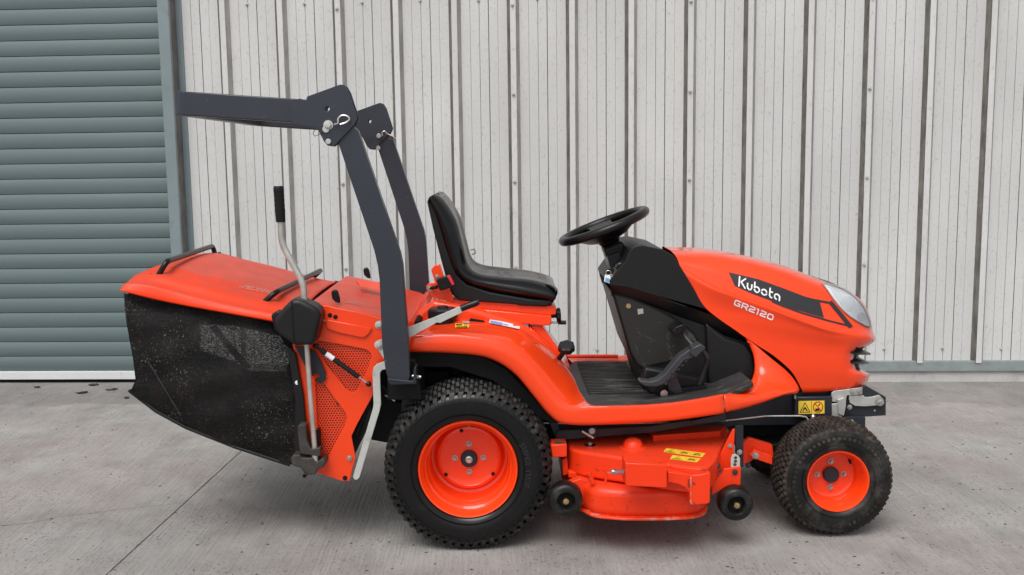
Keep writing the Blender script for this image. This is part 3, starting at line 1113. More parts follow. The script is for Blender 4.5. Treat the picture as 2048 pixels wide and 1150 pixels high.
# ---------------------------------------------------------------- fender and side sill (near, then far by mirror)
def fender(far):
    f = mir if far else (lambda p: p)
    def cv(l): return [f(U(*p)) for p in l]
    curves = [
        cv([(814, 704, 3.66), (896, 706, 3.66), (965, 713, 3.66), (1006, 730, 3.66), (1037, 755, 3.66), (1068, 793, 3.66), (1100, 831, 3.66), (1128, 848, 3.66), (1200, 850, 3.66), (1300, 845, 3.66), (1370, 838, 3.66), (1449, 827, 3.66)]),
        cv([(814, 702, 3.63), (896, 704, 3.63), (965, 711, 3.63), (1006, 728, 3.63), (1037, 753, 3.63), (1068, 791, 3.63), (1100, 829, 3.63), (1128, 846, 3.627), (1200, 848, 3.625), (1300, 843, 3.625), (1370, 836, 3.625), (1449, 825, 3.625)]),
        cv([(814, 690, 3.622), (896, 688, 3.622), (965, 695, 3.622), (1010, 710, 3.622), (1043, 735, 3.622), (1076, 776, 3.622), (1108, 814, 3.622), (1136, 830, 3.622), (1200, 833, 3.622), (1300, 828, 3.622), (1369, 821, 3.622), (1448, 808, 3.622)]),
        cv([(815, 672, 3.632), (896, 669, 3.632), (965, 676, 3.632), (1014, 690, 3.632), (1049, 715, 3.632), (1085, 760, 3.632), (1117, 797, 3.632), (1146, 813, 3.628), (1200, 814, 3.625), (1300, 811, 3.625), (1369, 803.5, 3.625), (1446, 789.5, 3.625)]),
        cv([(816, 669, 3.642), (896, 666, 3.642), (965, 673, 3.642), (1016, 686, 3.642), (1052, 711, 3.642), (1088, 756, 3.642), (1120, 793, 3.642), (1148, 811, 3.636), (1200, 812, 3.632), (1300, 809, 3.632), (1369, 802, 3.632), (1446, 788.5, 3.632)]),
        cv([(816, 666, 3.665), (896, 661, 3.665), (965, 667, 3.665), (1020, 679, 3.665), (1056, 703, 3.665), (1094, 746, 3.665), (1126, 784, 3.665), (1153, 806, 3.665), (1200, 811, 3.665), (1300, 808, 3.665), (1369, 801, 3.665), (1445, 788, 3.665)]),
        cv([(820, 657, 3.75), (896, 648, 3.76), (965, 650, 3.76), (1030, 662, 3.76), (1069, 687, 3.76), (1106, 728, 3.755), (1138, 768, 3.74), (1159, 798, 3.715), (1200, 812, 3.69), (1300, 809, 3.69), (1368, 802, 3.69), (1445, 789, 3.69)]),
        cv([(826, 644, 3.85), (896, 634, 3.87), (965, 636, 3.87), (1036, 650, 3.87), (1078, 677, 3.87), (1114, 712, 3.86), (1146, 752, 3.84), (1164, 790, 3.76), (1200, 822, 3.69), (1300, 820, 3.69), (1368, 812, 3.69), (1444, 800, 3.69)]),
    ]
    return loft('fender', curves, 64, M['orange'], T, sub=4, smooth=50, thick=.006, ret=True)


fend, fb = fender(False)
fender(True)
# body between the fenders, tank hump under the seat
plate('seat_pan', [(820, 655), (838, 622), (868, 600), (900, 606), (960, 620), (1040, 645), (1080, 676), (1116, 712), (1146, 752), (1150, 790), (1100, 800), (1000, 735), (900, 700), (820, 700)], 3.84, 4.36, M['orange'], T, .02, 4)
plate('seat_base', [(948, 617), (1103, 632), (1103, 650), (1086, 652), (940, 634)], 3.88, 4.32, M['orange'], T, .004)
plate('seat_bracket', [(892, 598), (1112, 612), (1112, 629), (1100, 631), (905, 612)], 3.90, 4.30, M['orange'], T, .004)
plate('seat_support', [(1062, 652), (1085, 652), (1128, 712), (1108, 716)], 3.90, 3.96, M['orange'], T, .004)
plate('console_front', [(1060, 655), (1100, 690), (1150, 790), (1140, 800), (1050, 700)], 3.86, 4.34, M['orange'], T, .008)
# floor
plate('floor_mat', [(1120, 806), (1140, 812), (1300, 811), (1369, 804), (1446, 790), (1507, 765), (1507, 775), (1449, 800), (1369, 816), (1300, 822), (1130, 824)], 3.672, 4.528, M['mat_rubber'], T, .003)
# ribs of the floor mat, nearly all of one height
fz = U(1250, 808, 3.68).z
xa, xb = U(1168, 808, 3.72).x, U(1300, 808, 3.72).x
for k in range(22):
    y = 3.86 + k * .028
    box('mat_rib', xa + .03, xb + (.06 if k < 3 else .0), y, y + .010, fz - .006, fz + .0035, M['mat_rubber'], T, .001, 1)
tube('floor_edge', [U(1146, 803, 3.66) + Vector((0, .87, .0)), U(1290, 803, 3.66) + Vector((0, .87, 0))], .009, M['orange'], T, 8)

# ---------------------------------------------------------------- seat
yy = [3.905, 3.868, 3.885, 3.93, 3.99, YC]
rowsS = [
    [(857, 404), (871, 440), (889, 500), (907, 548), (930, 569), (978, 585), (1059, 598), (1103, 604)],
    [(859, 398), (882, 440), (900, 500), (917, 543), (943, 562), (990, 574), (1060, 587), (1109, 597)],
    [(866, 391), (899, 440), (918, 498), (931, 537), (953, 553), (1000, 562), (1065, 572), (1113, 586)],
    [(876, 389), (911, 436), (927, 490), (939, 531), (959, 546), (1005, 553), (1070, 561), (1115, 578)],
    [(882, 392), (907, 432), (922, 484), (936, 530), (960, 547), (1008, 553), (1072, 560), (1112, 574)],
    [(878, 390), (905, 428), (920, 480), (934, 528), (960, 545), (1008, 551), (1072, 558), (1110, 571)]]
rowsS = [[(857, 407)] + r + [(1104, 606)] for r in rowsS]
seat = loft('seat_cushion', [[U(x, y, Y) for x, y in r] for r, Y in zip(rowsS, yy)], 46, M['seat_vinyl'], T, sub=4, mirror=YC, smooth=60)
shell = [(854, 404), (858, 393), (866, 391), (878, 440), (896, 500), (913, 548), (934, 569), (980, 584), (1060, 598), (1106, 601), (1103, 609), (1092, 614), (1040, 612), (1030, 609), (918, 601), (903, 588), (893, 560), (881, 516), (866, 458)]
plate('seat_shell', shell, 3.885, 4.315, M['plastic'], seat, .008, 3)
b0 = plate('belt_buckle', [(872, 560), (898, 549), (910, 570), (905, 574), (880, 582)], 3.82, 3.85, M['plastic_smooth'], T, .004)
plate('belt_button', [(894, 553), (899, 550), (909, 569), (904, 571)], 3.812, 3.842, M['red_button'], b0, .002)
plate('seat_hinge', [(862, 540), (868, 532), (880, 528), (890, 560), (905, 590), (905, 604), (885, 600), (862, 592), (853, 580), (852, 572), (858, 566), (870, 566)], 3.86, 3.874, M['orange'], T, .003)
plate('seat_hinge', [(862, 540), (868, 532), (880, 528), (890, 560), (905, 590), (905, 604), (885, 600), (862, 592), (853, 580), (852, 572), (858, 566), (870, 566)], 4.33, 4.344, M['orange'], T, .003)
bolt(860, 577, 3.86, .0085, T)
bolt(874, 553, 3.86, .006, T)
tube('hinge_rod', [U(860, 577, 3.86), U(874, 574, 3.83)], .007, M['plastic'], T, 8)
tube('belt_loop', bend([U(941, 500, 4.34), U(949, 498, 4.34), U(951, 506, 4.34), U(944, 509, 4.34)], .004), .003, M['zinc'], T, 6)
# adjuster knobs
def knob(px, py, Y, r, t, axis, name='adjuster_knob', m='plastic', parent=None):
    c = U(px, py, Y)
    n = 14
    V, Fc = [], []
    ax = Vector(axis).normalized()
    q = Vector((0, 0, 1)).rotation_difference(ax)
    prof_ = [(r * .75, -t / 2), (r, -t * .35), (r, t * .35), (r * .8, t / 2), (.0003, t / 2)]
    seg = 28
    for rr, a_ in prof_:
        for k in range(seg):
            th = 2 * math.pi * k / seg
            rk = rr * (1 + (.05 if (k // 2) % 2 else -.04) * (1 if rr > r * .9 else .3))
            V.append(c + q @ Vector((rk * math.cos(th), rk * math.sin(th), a_)))
    for i in range(len(prof_) - 1):
        for k in range(seg):
            Fc.append((i * seg + k, i * seg + (k + 1) % seg, (i + 1) * seg + (k + 1) % seg, (i + 1) * seg + k))
    Fc.append(tuple(range(seg)))
    return make(name, V, Fc, M[m], parent or T, 30)


knob(1117, 630, 4.0, .028, .018, (1, 0, .05))
tube('knob_shaft', [U(1100, 631, 4.0), U(1117, 630, 4.0)], .011, M['plastic'], T, 10)
tube('adjust_lever', [U(1098, 645, 4.0), U(1118, 645, 4.0)], .004, M['zinc'], T, 8)
tube('adjust_lever_grip', [U(1116, 645, 4.0), U(1132, 645, 4.0)], .0085, M['plastic'], T, 10)
bolt(1106, 625, 3.91, .006, T)
knob(1133, 695, 3.80, .031, .030, (-.05, -.5, .85))
tube('knob_shaft', [U(1118, 717, 3.84), U(1132, 698, 3.80)], .010, M['plastic'], T, 10)
# fuel cap on the near fender
fc = U(886, 650, 3.80)
lathe('fuel_neck', [(.044, -.03), (.044, .03)], 28, fc, M['plastic'], T, axis='Z', cap=True)
V, Fc = [], []
seg = 40
for rr, a_ in ((.052, .028), (.056, .032), (.056, .060), (.050, .066), (.022, .067), (.020, .074), (.0003, .075)):
    for k in range(seg):
        th = 2 * math.pi * k / seg
        rk = rr * (1 + (.03 if (k // 3) % 2 else -.03) * (1 if rr > .049 else 0))
        V.append(fc + Vector((rk * math.cos(th), rk * math.sin(th), a_)))
for i in range(6):
    for k in range(seg):
        Fc.append((i * seg + k, i * seg + (k + 1) % seg, (i + 1) * seg + (k + 1) % seg, (i + 1) * seg + k))
make('fuel_cap', V, Fc, M['plastic'], T, 30)
# pale lever with black grip
plate('lift_lever', [(812, 660), (816, 655), (872, 633), (922, 612), (930, 618), (930, 622), (880, 646), (874, 645), (818, 676), (813, 674)], 3.60, 3.608, M['white_steel'], T, .001)
tube('lever_grip', [U(922, 617, 3.604), U(935, 612, 3.604), U(952, 606, 3.604), U(958, 604, 3.604)], [.0125, .0125, .0125, .009], M['plastic_smooth'], T, 12)
plate('slot_plate', [(938, 641), (941, 636), (968, 641), (970, 645), (966, 646), (940, 643)], 3.80, 3.806, M['plastic_smooth'], T, .001)

# ---------------------------------------------------------------- roll bar
def rbox(name, pts, w2, Y0, Y1, m, parent, bevel=.006):
    """box-section bar: centre line in px at Y0 with half width (m)"""
    P = [U(x, y, Y0) for x, y in pts]
    L_, R_ = [], []
    for i, p in enumerate(P):
        a, b = P[max(0, i - 1)], P[min(len(P) - 1, i + 1)]
        d = (b - a).normalized()
        n = Vector((-d.z, 0, d.x))
        ww = w2[i] if isinstance(w2, (list, tuple)) else w2
        L_.append(p + n * ww); R_.append(p - n * ww)
    return prism(name, [L_ + R_[::-1]], (0, Y1 - Y0, 0), m, parent, bevel, 3)


YR = 3.515
post = [(686, 262), (706, 252), (716, 262), (733, 312), (800, 506), (805, 530), (810, 600), (818, 700), (820, 752), (818, 763), (810, 766), (788, 766), (778, 764), (771, 740), (764, 690), (759, 560), (755, 530), (748, 500), (676, 285)]
rb = plate('roll_bar_post', post, YR, YR + .05, M['rops_paint'], T, .004, 3)
Q = [U(x, y, YR) for x, y in post]
prism('roll_bar_post', [[mir(p) for p in Q]], (0, -.05, 0), M['rops_paint'], T, .004, 3)
brk = [(580, 200), (600, 197), (612, 200), (614, 193), (680, 169), (689, 170), (697, 184), (714, 236), (708, 250), (672, 288), (664, 293), (655, 291), (648, 283), (637, 262), (632, 255), (584, 247), (580, 240)]
hole = [(654.5 + 5 * math.cos(t_ * .5236), 217.5 + 5 * math.sin(t_ * .5236)) for t_ in range(12)]
Qb = [U(x, y, YR - .008) for x, y in brk]
Qh = [U(x, y, YR - .008) for x, y in hole]
for f_, d_ in ((lambda p: p, 1), (mir, -1)):
    for off in (0, .058):
        prism('hinge_plate', [[f_(p) + Vector((0, d_ * off, 0)) for p in Qb], [f_(p) + Vector((0, d_ * off, 0)) for p in Qh]], (0, d_ * .0075, 0), M['rops_paint'], T, .0015, 2)
# folded hoop: near arm, cross bar, far arm as one U-shaped box section
A0, A1 = U(612, 223, YR), U(336, 204.5, YR)
hh = .041
ins = .05
dirv = (A0 - A1).normalized()
upv = Vector((-dirv.z, 0, dirv.x))
if upv.z < 0: upv = -upv
O_ = [A0, A1 + dirv * .09, A1 + dirv * .035 + Vector((0, .022, 0)), A1 + dirv * .008 + Vector((0, .055, 0)), A1 + Vector((0, .11, 0))]
I_ = [A0 + Vector((0, ins, 0)), A1 + dirv * .11 + Vector((0, ins, 0)), A1 + dirv * .075 + Vector((0, ins + .012, 0)), A1 + dirv * .058 + Vector((0, ins + .035, 0)), A1 + dirv * .05 + Vector((0, .125, 0))]
O_ = O_ + [mir(p) for p in reversed(O_)]
I_ = I_ + [mir(p) for p in reversed(I_)]
n = len(O_)
V = [p + upv * hh for p in O_] + [p - upv * hh for p in O_] + [p + upv * hh for p in I_] + [p - upv * hh for p in I_]
Fc = []
for i in range(n - 1):
    Fc += [(i, i + 1, n + i + 1, n + i), (2*n + i, 3*n + i, 3*n + i + 1, 2*n + i + 1), (i, 2*n + i, 2*n + i + 1, i + 1), (n + i, n + i + 1, 3*n + i + 1, 3*n + i)]
Fc += [(0, n, 3*n, 2*n), (n - 1, 3*n - 1, 4*n - 1, 2*n - 1)]
make('roll_bar_hoop', V, Fc, M['rops_paint'], T, 40, .004, 2)
bolt(656.5, 250, YR - .008, .0115, T, M['white_steel'], t=.012, name='hinge_pin')
lathe('hinge_pin', [(.0095, 0), (.0095, -.006), (.008, -.008), (.0002, -.008)], 16, U(657, 283, YR - .008), M['white_steel'], T)
rp = [U(668, 249, YR - .016), U(676, 246, YR - .020), U(676, 238, YR - .02), U(683, 231, YR - .02), U(694, 232, YR - .02), U(699, 238, YR - .02), U(692, 245, YR - .02), U(680, 249, YR - .02)]
tube('linch_pin', rp, .003, M['bare_tube'], T, 6, smooth_n=30)
lathe('linch_pin', [(.012, 0), (.012, -.003), (.0002, -.003)], 14, U(652, 258, YR - .009), M['white_steel'], T)
tube('pin_wire', [U(652, 258, YR - .01), U(640, 268, YR - .012), U(629, 272, YR - .01), U(627, 264, YR - .01), U(634, 257, YR - .01)], .0012, M['rust_steel'], T, 5, smooth_n=16)
YF = 2 * YC - YR - .05
for (x_, y_, r_) in ((758, 272, .011), (757, 296, .010)):
    lathe('hinge_pin', [(r_, 0), (r_, -.008), (r_ * .8, -.010), (.0002, -.010)], 16, U(x_, y_, YF - .02), M['zinc'], T)
tube('clip_pin', [U(765, 272, YF - .022), U(764, 266, YF - .022), U(769, 262, YF - .022), U(774, 267, YF - .022), U(784, 272, YF - .022), U(793, 278, YF - .022)], .0022, M['zinc'], T, 6, smooth_n=20)
tube('pin_wire', [U(746, 270, YF - .02), U(736, 276, YF - .02), U(731, 279, YF - .02), U(738, 283, YF - .02), U(745, 278, YF - .02)], .0012, M['rust_steel'], T, 5, smooth_n=16)
plate('pin_tag', [(776, 277), (782, 271), (788, 276), (785, 282), (778, 280)], YF - .028, YF - .024, M['rust_steel'], T, .001)
# foot clamp of the near post
plate('post_clamp', [(775, 757), (820, 762), (826, 762), (828, 735), (832, 735), (833, 768), (782, 770), (776, 764)], 3.505, 3.585, M['black_paint'], T, .002)
bolt(836, 753, 3.53, .006, T, washer=False)
tube('clamp_bolt', [U(824, 752, 3.53), U(842, 754, 3.53)], .006, M['zinc'], T, 8)
plate('post_bracket', [(775, 715), (830, 720), (845, 800), (775, 800)], 3.60, 3.64, M['chassis'], T, .004)

# ---------------------------------------------------------------- mower deck
z0 = U(1321, 1037, 3.50).z
z1 = z0 + .108
z2 = z1 + .105
PXd = [(1141, 990, 3.70), (1152, 1005, 3.64), (1172, 1015, 3.585), (1190, 1028, 3.54), (1242, 1037, 3.508), (1300, 1039, 3.50), (1345, 1039, 3.50), (1386, 1037, 3.512), (1407, 1030, 3.55), (1413, 1018, 3.62)]
arc_near = catmull([Vector((U(*p).x, p[2], z0)) for p in PXd], 30)
xl, xr = arc_near[0].x, arc_near[-1].x
plan = arc_near + [Vector((xr + .02, 3.75, z0)), Vector((xr + .02, 4.45, z0)), Vector((xr - .05, 4.66, z0)), Vector((xl + .1, 4.70, z0)), Vector((xl - .02, 4.5, z0)), Vector((xl - .02, 3.80, z0))]
deck = prism('mower_deck', [plan], (0, 0, z1 - z0), M['orange_deck'], T, .030, 6)
cen = Vector(((xl + xr) / 2, 4.1, 0))
lip = [p + Vector(((p.x - cen.x) * .012, -.012, -.004)) for p in arc_near]
prism('deck_lip', [lip + [p + Vector((0, .06, -.004)) for p in reversed(arc_near)]], (0, 0, .010), M['worn_edge'], deck, .003, 2)
topo = [(1136, 889), (1139, 894), (1147, 899), (1163, 903), (1261, 917), (1340, 929), (1395, 935), (1412, 933), (1424, 924), (1434, 908), (1448, 884), (1462, 861)]
tp = [G(x, y, z2) for x, y in topo]
back = [Vector((tp[-1].x, 4.5, z2)), Vector((tp[0].x, 4.5, z2))]
prism('deck_shell', [[p - Vector((0, 0, z2 - z1 - .007)) for p in tp + back]], (0, 0, z2 - z1 - .007), M['orange_deck'], deck, .010, 3)
# raised belt cover behind, with its bent front flange
bc = [G(1306, 871, z2 + .022), G(1440, 862, z2 + .022), G(1452, 852, z2 + .022)]
prism('belt_cover', [[p - Vector((0, 0, .03)) for p in bc + [Vector((bc[-1].x, 4.5, bc[0].z)), Vector((bc[0].x, 4.5, bc[0].z))]]], (0, 0, .03), M['orange_deck'], deck, .004, 2)
# dome over the spindle
dc = G(1266, 893, z2)
lathe('spindle_dome', [(.055, -.002), (.052, .002), (.040, .004), (.036, .016), (.028, .027), (.016, .033), (.0003, .035)], 28, dc, M['orange_deck'], deck, axis='Z', smooth=60)
lathe('deck_bolt_recess', [(.022, -.002), (.022, .0012), (.001, .0014)], 18, G(1180, 890, z2), M['chassis'], deck, axis='Z')
lathe('deck_bolt', [(.010, 0), (.010, .011), (.0003, .012)], 6, G(1180, 890, z2), M['zinc'], deck, axis='Z')
# mud-coloured chips of worn paint are in the deck paint; side box with spring
YB = min(p.y for p in tp)
plate('spring_box', [(1251, 926), (1334, 930), (1334, 976), (1251, 972)], YB - .045, YB + .06, M['orange_deck'], deck, .003)
sp_ = []
a0, b0_ = U(1223, 944, YB - .01), U(1254, 944, YB - .01)
for i in range(140):
    t_ = i / 139
    p = a0.lerp(b0_, t_)
    th = t_ * 2 * math.pi * 11
    sp_.append(p + Vector((0, math.cos(th) * .0095, math.sin(th) * .0095)))
tube('spring', sp_, .0019, M['spring_steel'], deck, 6)
tube('spring_hook', [U(1209, 940, YB - .01), U(1216, 946, YB - .01), U(1224, 945, YB - .01)], .0028, M['spring_steel'], deck, 6)
tube('lug', [U(1211, 966, YB - .01), U(1213, 945, YB - .01), U(1208, 938, YB - .01)], .005, M['orange_deck'], deck, 8)
tube('lug', [U(1185, 964, 3.56), U(1177, 945, 3.56)], .010, M['orange_deck'], deck, 10)
plate('deck_seam', [(1137, 943), (1180, 950), (1180, 962), (1137, 955)], 3.665, 3.70, M['orange_deck'], deck, .002)
# right-hand front corner
rim_o = catmull(tp[5:10], 24)
rim_c = Vector((tp[5].x - .05, 4.0, z2))
outp = [p + (p - rim_c).normalized() * .007 for p in rim_o]
prism('deck_rim', [[q - Vector((0, 0, .046)) for q in outp + [p + (rim_c - p).normalized() * .02 for p in reversed(rim_o)]]], (0, 0, .044), M['orange_deck'], deck, .004, 3)
plate('corner_guard', [(1383, 951), (1402, 949), (1419, 945), (1421, 948), (1420, 1004), (1416, 1008), (1382, 1011), (1380, 1006)], YB - .012, YB + .09, M['orange_deck'], deck, .003)
plate('corner_edge', [(1380, 952), (1384.5, 951), (1384, 1010), (1379.5, 1006)], YB - .0145, YB - .010, M['worn_edge'], deck, .001)
plate('corner_wall', [(1336, 944), (1384, 950), (1384, 1004), (1378, 984), (1370, 974), (1356, 968), (1336, 964)], YB - .004, YB + .05, M['orange_deck'], deck, .002)
plate('wheel_arm', [(1424, 966), (1446, 946), (1448, 938), (1482, 934), (1481, 970), (1450, 975), (1424, 990)], 3.60, 3.612, M['orange_deck'], deck, .002)
plate('arm_upright', [(1430, 930), (1466, 858), (1470, 858), (1466, 935), (1448, 945)], 3.66, 3.67, M['orange_deck'], deck, .002)
def slot(x, y, r=3.6, n=10): return [(x + r * math.cos(2 * math.pi * i / n), y + r * math.sin(2 * math.pi * i / n)) for i in range(n)]
plate('height_plate', [(1462, 936), (1462, 916), (1465, 910), (1471, 908), (1477, 911), (1480, 917), (1480, 936)], 3.614, 3.619, M['white_steel'], deck, .001, 1, holes=[slot(1471, 916), slot(1471, 923), slot(1470, 929.5)])
bolt(1470, 944, 3.60, .0075, deck, M['rust_steel'])
bolt(1479, 904, 3.69, .007, deck)
bolt(1436, 931, 3.60, .007, deck, M['rust_steel'])
bolt(1460, 892, 3.66, .006, deck)
plate('hanger', [(1470, 852), (1487, 850), (1487, 935), (1472, 935)], 3.70, 3.712, M['black_paint'], deck, .002)
plate('deck_mount', [(1101, 892), (1104, 889), (1134, 888), (1134, 914), (1104, 916)], 3.66, 3.74, M['orange_deck'], deck, .004)
make('grass_clump', *(lambda c: ([c + Vector((math.cos(i * .9) * .03 * random.uniform(.4, 1.2), math.sin(i * 1.7) * .02, random.uniform(0, .014))) for i in range(14)], [(i, (i + 3) % 14, (i + 5) % 14) for i in range(14)]))(U(1119, 889, 3.68)), M['grass_clump'], deck, 0)
plate('deck_mount', [(1124, 920), (1134, 916), (1138, 948), (1126, 952)], 3.70, 3.74, M['orange_deck'], deck, .003)
plate('wheel_arm', [(1138, 966), (1160, 957), (1178, 962), (1176, 972), (1178, 1008), (1165, 1010), (1140, 985)], 3.60, 3.64, M['orange_deck'], deck, .003)


def gauge(px, py, Y, tilt):
    c = U(px, py, Y)
    R_ = .064
    prof_ = [(.030, .012), (.031, .004), (.036, -.002), (.040, -.002), (.050, -.001), (.058, .003), (.063, .012), (R_, .024), (R_, .052), (.062, .064), (.055, .072), (.030, .074)]
    o = lathe('gauge_wheel', prof_, 40, c, M['front_rubber'], deck, smooth=50, rot=Matrix.Rotation(tilt, 3, 'Z'))
    lathe('wheel_hub', [(.033, .006), (.026, .024), (.012, .026), (.0003, .026)], 24, c, M['chassis'], deck, smooth=50, rot=Matrix.Rotation(tilt, 3, 'Z'))
    bolt(px, py, Y - .001, .0075, deck, M['brass'], t=.01)
    tube('wheel_bolt_shaft', [c, c + Vector((0, .09, 0))], .006, M['brass'], deck, 8)


gauge(1132, 1003, 3.55, 0)
gauge(1474, 1011, 3.545, 0)
plate('lift_bar', [(1112, 866), (1120, 861), (1300, 852), (1450, 829), (1452, 840), (1300, 866), (1195, 874), (1125, 880), (1114, 879), (1111, 873)], 3.745, 3.757, M['black_paint'], T, .002)
plate('lift_arm', [(1088, 822), (1110, 826), (1122, 870), (1112, 878)], 3.76, 3.775, M['black_paint'], T, .002)
plate('lift_lug', [(1174, 858), (1193, 854), (1194, 876), (1176, 878)], 3.73, 3.744, M['black_paint'], T, .002)
tube('lift_pin', [U(1164, 862, 3.725), U(1187, 876, 3.722)], .0065, M['zinc'], T, 10)
bolt(1184, 862, 3.73, .008, T)
plate('step_bracket', [(1380, 843), (1452, 826), (1452, 842), (1395, 848)], 3.70, 3.74, M['black_paint'], T, .002)
tube('drive_rod', [U(1085, 846, 3.79), U(1240, 848, 3.79), U(1450, 841, 3.79), U(1530, 832, 3.79), U(1600, 832, 3.79), U(1612, 834, 3.79), U(1617, 842, 3.79)], .0042, M['zinc'], T, 8)
# front linkage
plate('front_link', [(1486, 886), (1500, 876), (1545, 890), (1548, 915), (1520, 910), (1492, 930), (1486, 928)], 3.80, 3.83, M['orange_deck'], T, .003)
plate('front_link', [(1498, 910), (1510, 900), (1545, 912), (1545, 930), (1510, 918)], 3.76, 3.785, M['orange_deck'], T, .003)
bolt(1511, 911, 3.76, .009, T)
bolt(1496, 930, 3.80, .008, T, M['rust_steel'])
plate('front_link', [(1490, 862), (1560, 885), (1560, 900), (1490, 882)], 4.0, 4.03, M['orange_deck'], T, .003)
tube('front_hook', bend([U(1690, 858, 3.95), U(1724, 852, 3.95), U(1732, 858, 3.95), U(1733, 866, 3.95)], .01), .008, M['orange'], T, 8)

# ---------------------------------------------------------------- hood
def HC(l): return [U(*p) for p in l]


curves = [
    HC([(1603, 786, 3.885), (1640, 785, 3.885), (1673, 781, 3.89), (1700, 778, 3.905), (1717, 775, 3.95), (1724, 773, 4.02), (1726, 772, YC)]),
    HC([(1605, 783, 3.862), (1640, 782, 3.862), (1673, 779, 3.866), (1702, 776, 3.88), (1722, 773, 3.93), (1730, 771, 4.01), (1732, 770, YC)]),
    HC([(1597, 766, 3.856), (1640, 766, 3.856), (1676, 764, 3.86), (1706, 761, 3.872), (1727, 758, 3.92), (1736, 756, 4.0), (1738, 755, YC)]),
    HC([(1586, 747, 3.852), (1636, 749, 3.852), (1680, 749, 3.856), (1704, 748, 3.87), (1726, 748, 3.92), (1736, 748, 4.0), (1739, 748, YC)]),
    HC([(1570, 730, 3.85), (1630, 735, 3.85), (1680, 737, 3.855), (1698, 737, 3.87), (1712, 738, 3.92), (1719, 739, 4.0), (1721, 739, YC)]),
    HC([(1544, 709, 3.85), (1620, 716, 3.85), (1680, 719, 3.855), (1697, 719, 3.87), (1708, 719, 3.92), (1714, 719, 4.0), (1716, 719, YC)]),
    HC([(1517, 692, 3.85), (1605, 702, 3.85), (1680, 706, 3.855), (1697, 706, 3.87), (1708, 705, 3.92), (1714, 705, 4.0), (1716, 705, YC)]),
    HC([(1490, 674, 3.85), (1590, 688, 3.85), (1680, 694, 3.853), (1706, 693, 3.87), (1730, 690, 3.92), (1740, 688, 4.0), (1742, 688, YC)]),
    HC([(1466, 657, 3.852), (1570, 672, 3.847), (1670, 685, 3.848), (1708, 686, 3.866), (1735, 684, 3.92), (1746, 683, 4.0), (1748, 683, YC)]),
    HC([(1437, 637, 3.856), (1545, 652, 3.843), (1660, 676, 3.842), (1708, 680, 3.862), (1737, 679, 3.92), (1748, 679, 4.0), (1750, 678, YC)]),
    HC([(1408, 612, 3.864), (1530, 632, 3.842), (1652, 668, 3.838), (1708, 674, 3.86), (1737, 675, 3.92), (1748, 674, 4.0), (1750, 673, YC)]),
    HC([(1386, 574, 3.873), (1440, 586, 3.846), (1530, 616, 3.834), (1645, 658, 3.830), (1706, 669, 3.86), (1735, 670, 3.92), (1746, 670, 4.0), (1748, 669, YC)]),
    HC([(1366, 542, 3.884), (1440, 581, 3.849), (1530, 612, 3.837), (1644, 654, 3.833), (1704, 664, 3.866), (1733, 665, 3.925), (1744, 664, 4.0), (1746, 663, YC)]),
    HC([(1360, 532, 3.900), (1440, 575, 3.868), (1532, 607, 3.857), (1643, 649, 3.852), (1702, 657, 3.88), (1731, 657, 3.935), (1742, 655, 4.0), (1744, 653, YC)]),
    HC([(1357, 524, 3.905), (1440, 548, 3.885), (1540, 582, 3.873), (1640, 621, 3.872), (1698, 640, 3.892), (1727, 640, 3.945), (1738, 637, 4.0), (1740, 635, YC)]),
    HC([(1354, 517, 3.918), (1440, 532, 3.905), (1545, 560, 3.893), (1640, 594, 3.895), (1692, 615, 3.915), (1718, 617, 3.96), (1729, 615, 4.01), (1731, 613, YC)]),
    HC([(1350, 510, 3.94), (1440, 520, 3.93), (1550, 544, 3.92), (1640, 575, 3.925), (1685, 594, 3.945), (1708, 598, 3.98), (1718, 598, 4.03), (1720, 598, YC)]),
    HC([(1345, 505, 3.97), (1440, 511, 3.965), (1550, 534, 3.96), (1640, 566, 3.965), (1680, 583, 3.98), (1700, 589, 4.01), (1709, 591, 4.05), (1711, 591, YC)]),
    HC([(1340, 500, 4.02), (1440, 506, 4.02), (1550, 529, 4.02), (1638, 560, 4.02), (1676, 576, 4.03), (1692, 582, 4.05), (1699, 584, 4.07), (1701, 584, YC)]),
    HC([(1334, 497, YC), (1440, 503, YC), (1550, 526, YC), (1637, 558, YC), (1670, 571, YC), (1684, 577, YC), (1691, 580, YC), (1693, 581, YC)]),
]
RI = RM.transposed()


def proj(p):
    c = RI @ (p - CAM)
    return CX + F * c.x / -c.z, CY - F * c.y / -c.z


def nose_dark(p):
    q = mir(p) if p.y > YC else p
    x, y = proj(q)
    return 1 if x > 1706 and 695 < y < 740 and (x - 1706) > abs(y - 717) * .25 else 0


hood, hb = loft('hood', curves, 110, M['orange'], T, sub=4, mirror=YC, smooth=50, ret=True, mats=[M['orange'], M['chassis']], fmf=nose_dark)
hm = lambda px, py: hit(hb, px, py, .0018)
hm2 = lambda px, py: hit(hb, px, py, .0030)
# grille: dark recess band and slats wrapped round the nose
gy = [(3.88, 1700), (3.90, 1708), (3.93, 1716), (3.98, 1724), (4.04, 1728), (YC, 1729)]
def nose_path(py, dx, ys): 
    p = [U(x + dx, py, y) for y, x in ys]
    return p + [mir(q) for q in reversed(p[:-1])]


def ribbon(name, py0, py1, dx0, dx1, m, th=.006):
    a_ = catmull(nose_path(py0, dx0, gy), 26)
    b_ = catmull(nose_path(py1, dx1, gy), 26)
    V = a_ + b_ + [p + Vector((-.004, 0, -th)) for p in b_] + [p + Vector((-.004, 0, -th)) for p in a_]
    n = 26
    Fc = []
    for i in range(n - 1):
        for k in range(4):
            k2 = (k + 1) % 4
            Fc.append((k * n + i, k * n + i + 1, k2 * n + i + 1, k2 * n + i))
    Fc += [(0, n, 2*n, 3*n), (n-1, 2*n-1, 3*n-1, 4*n-1)]
    return make(name, V, Fc, M[m], hood, 35, .001, 1)


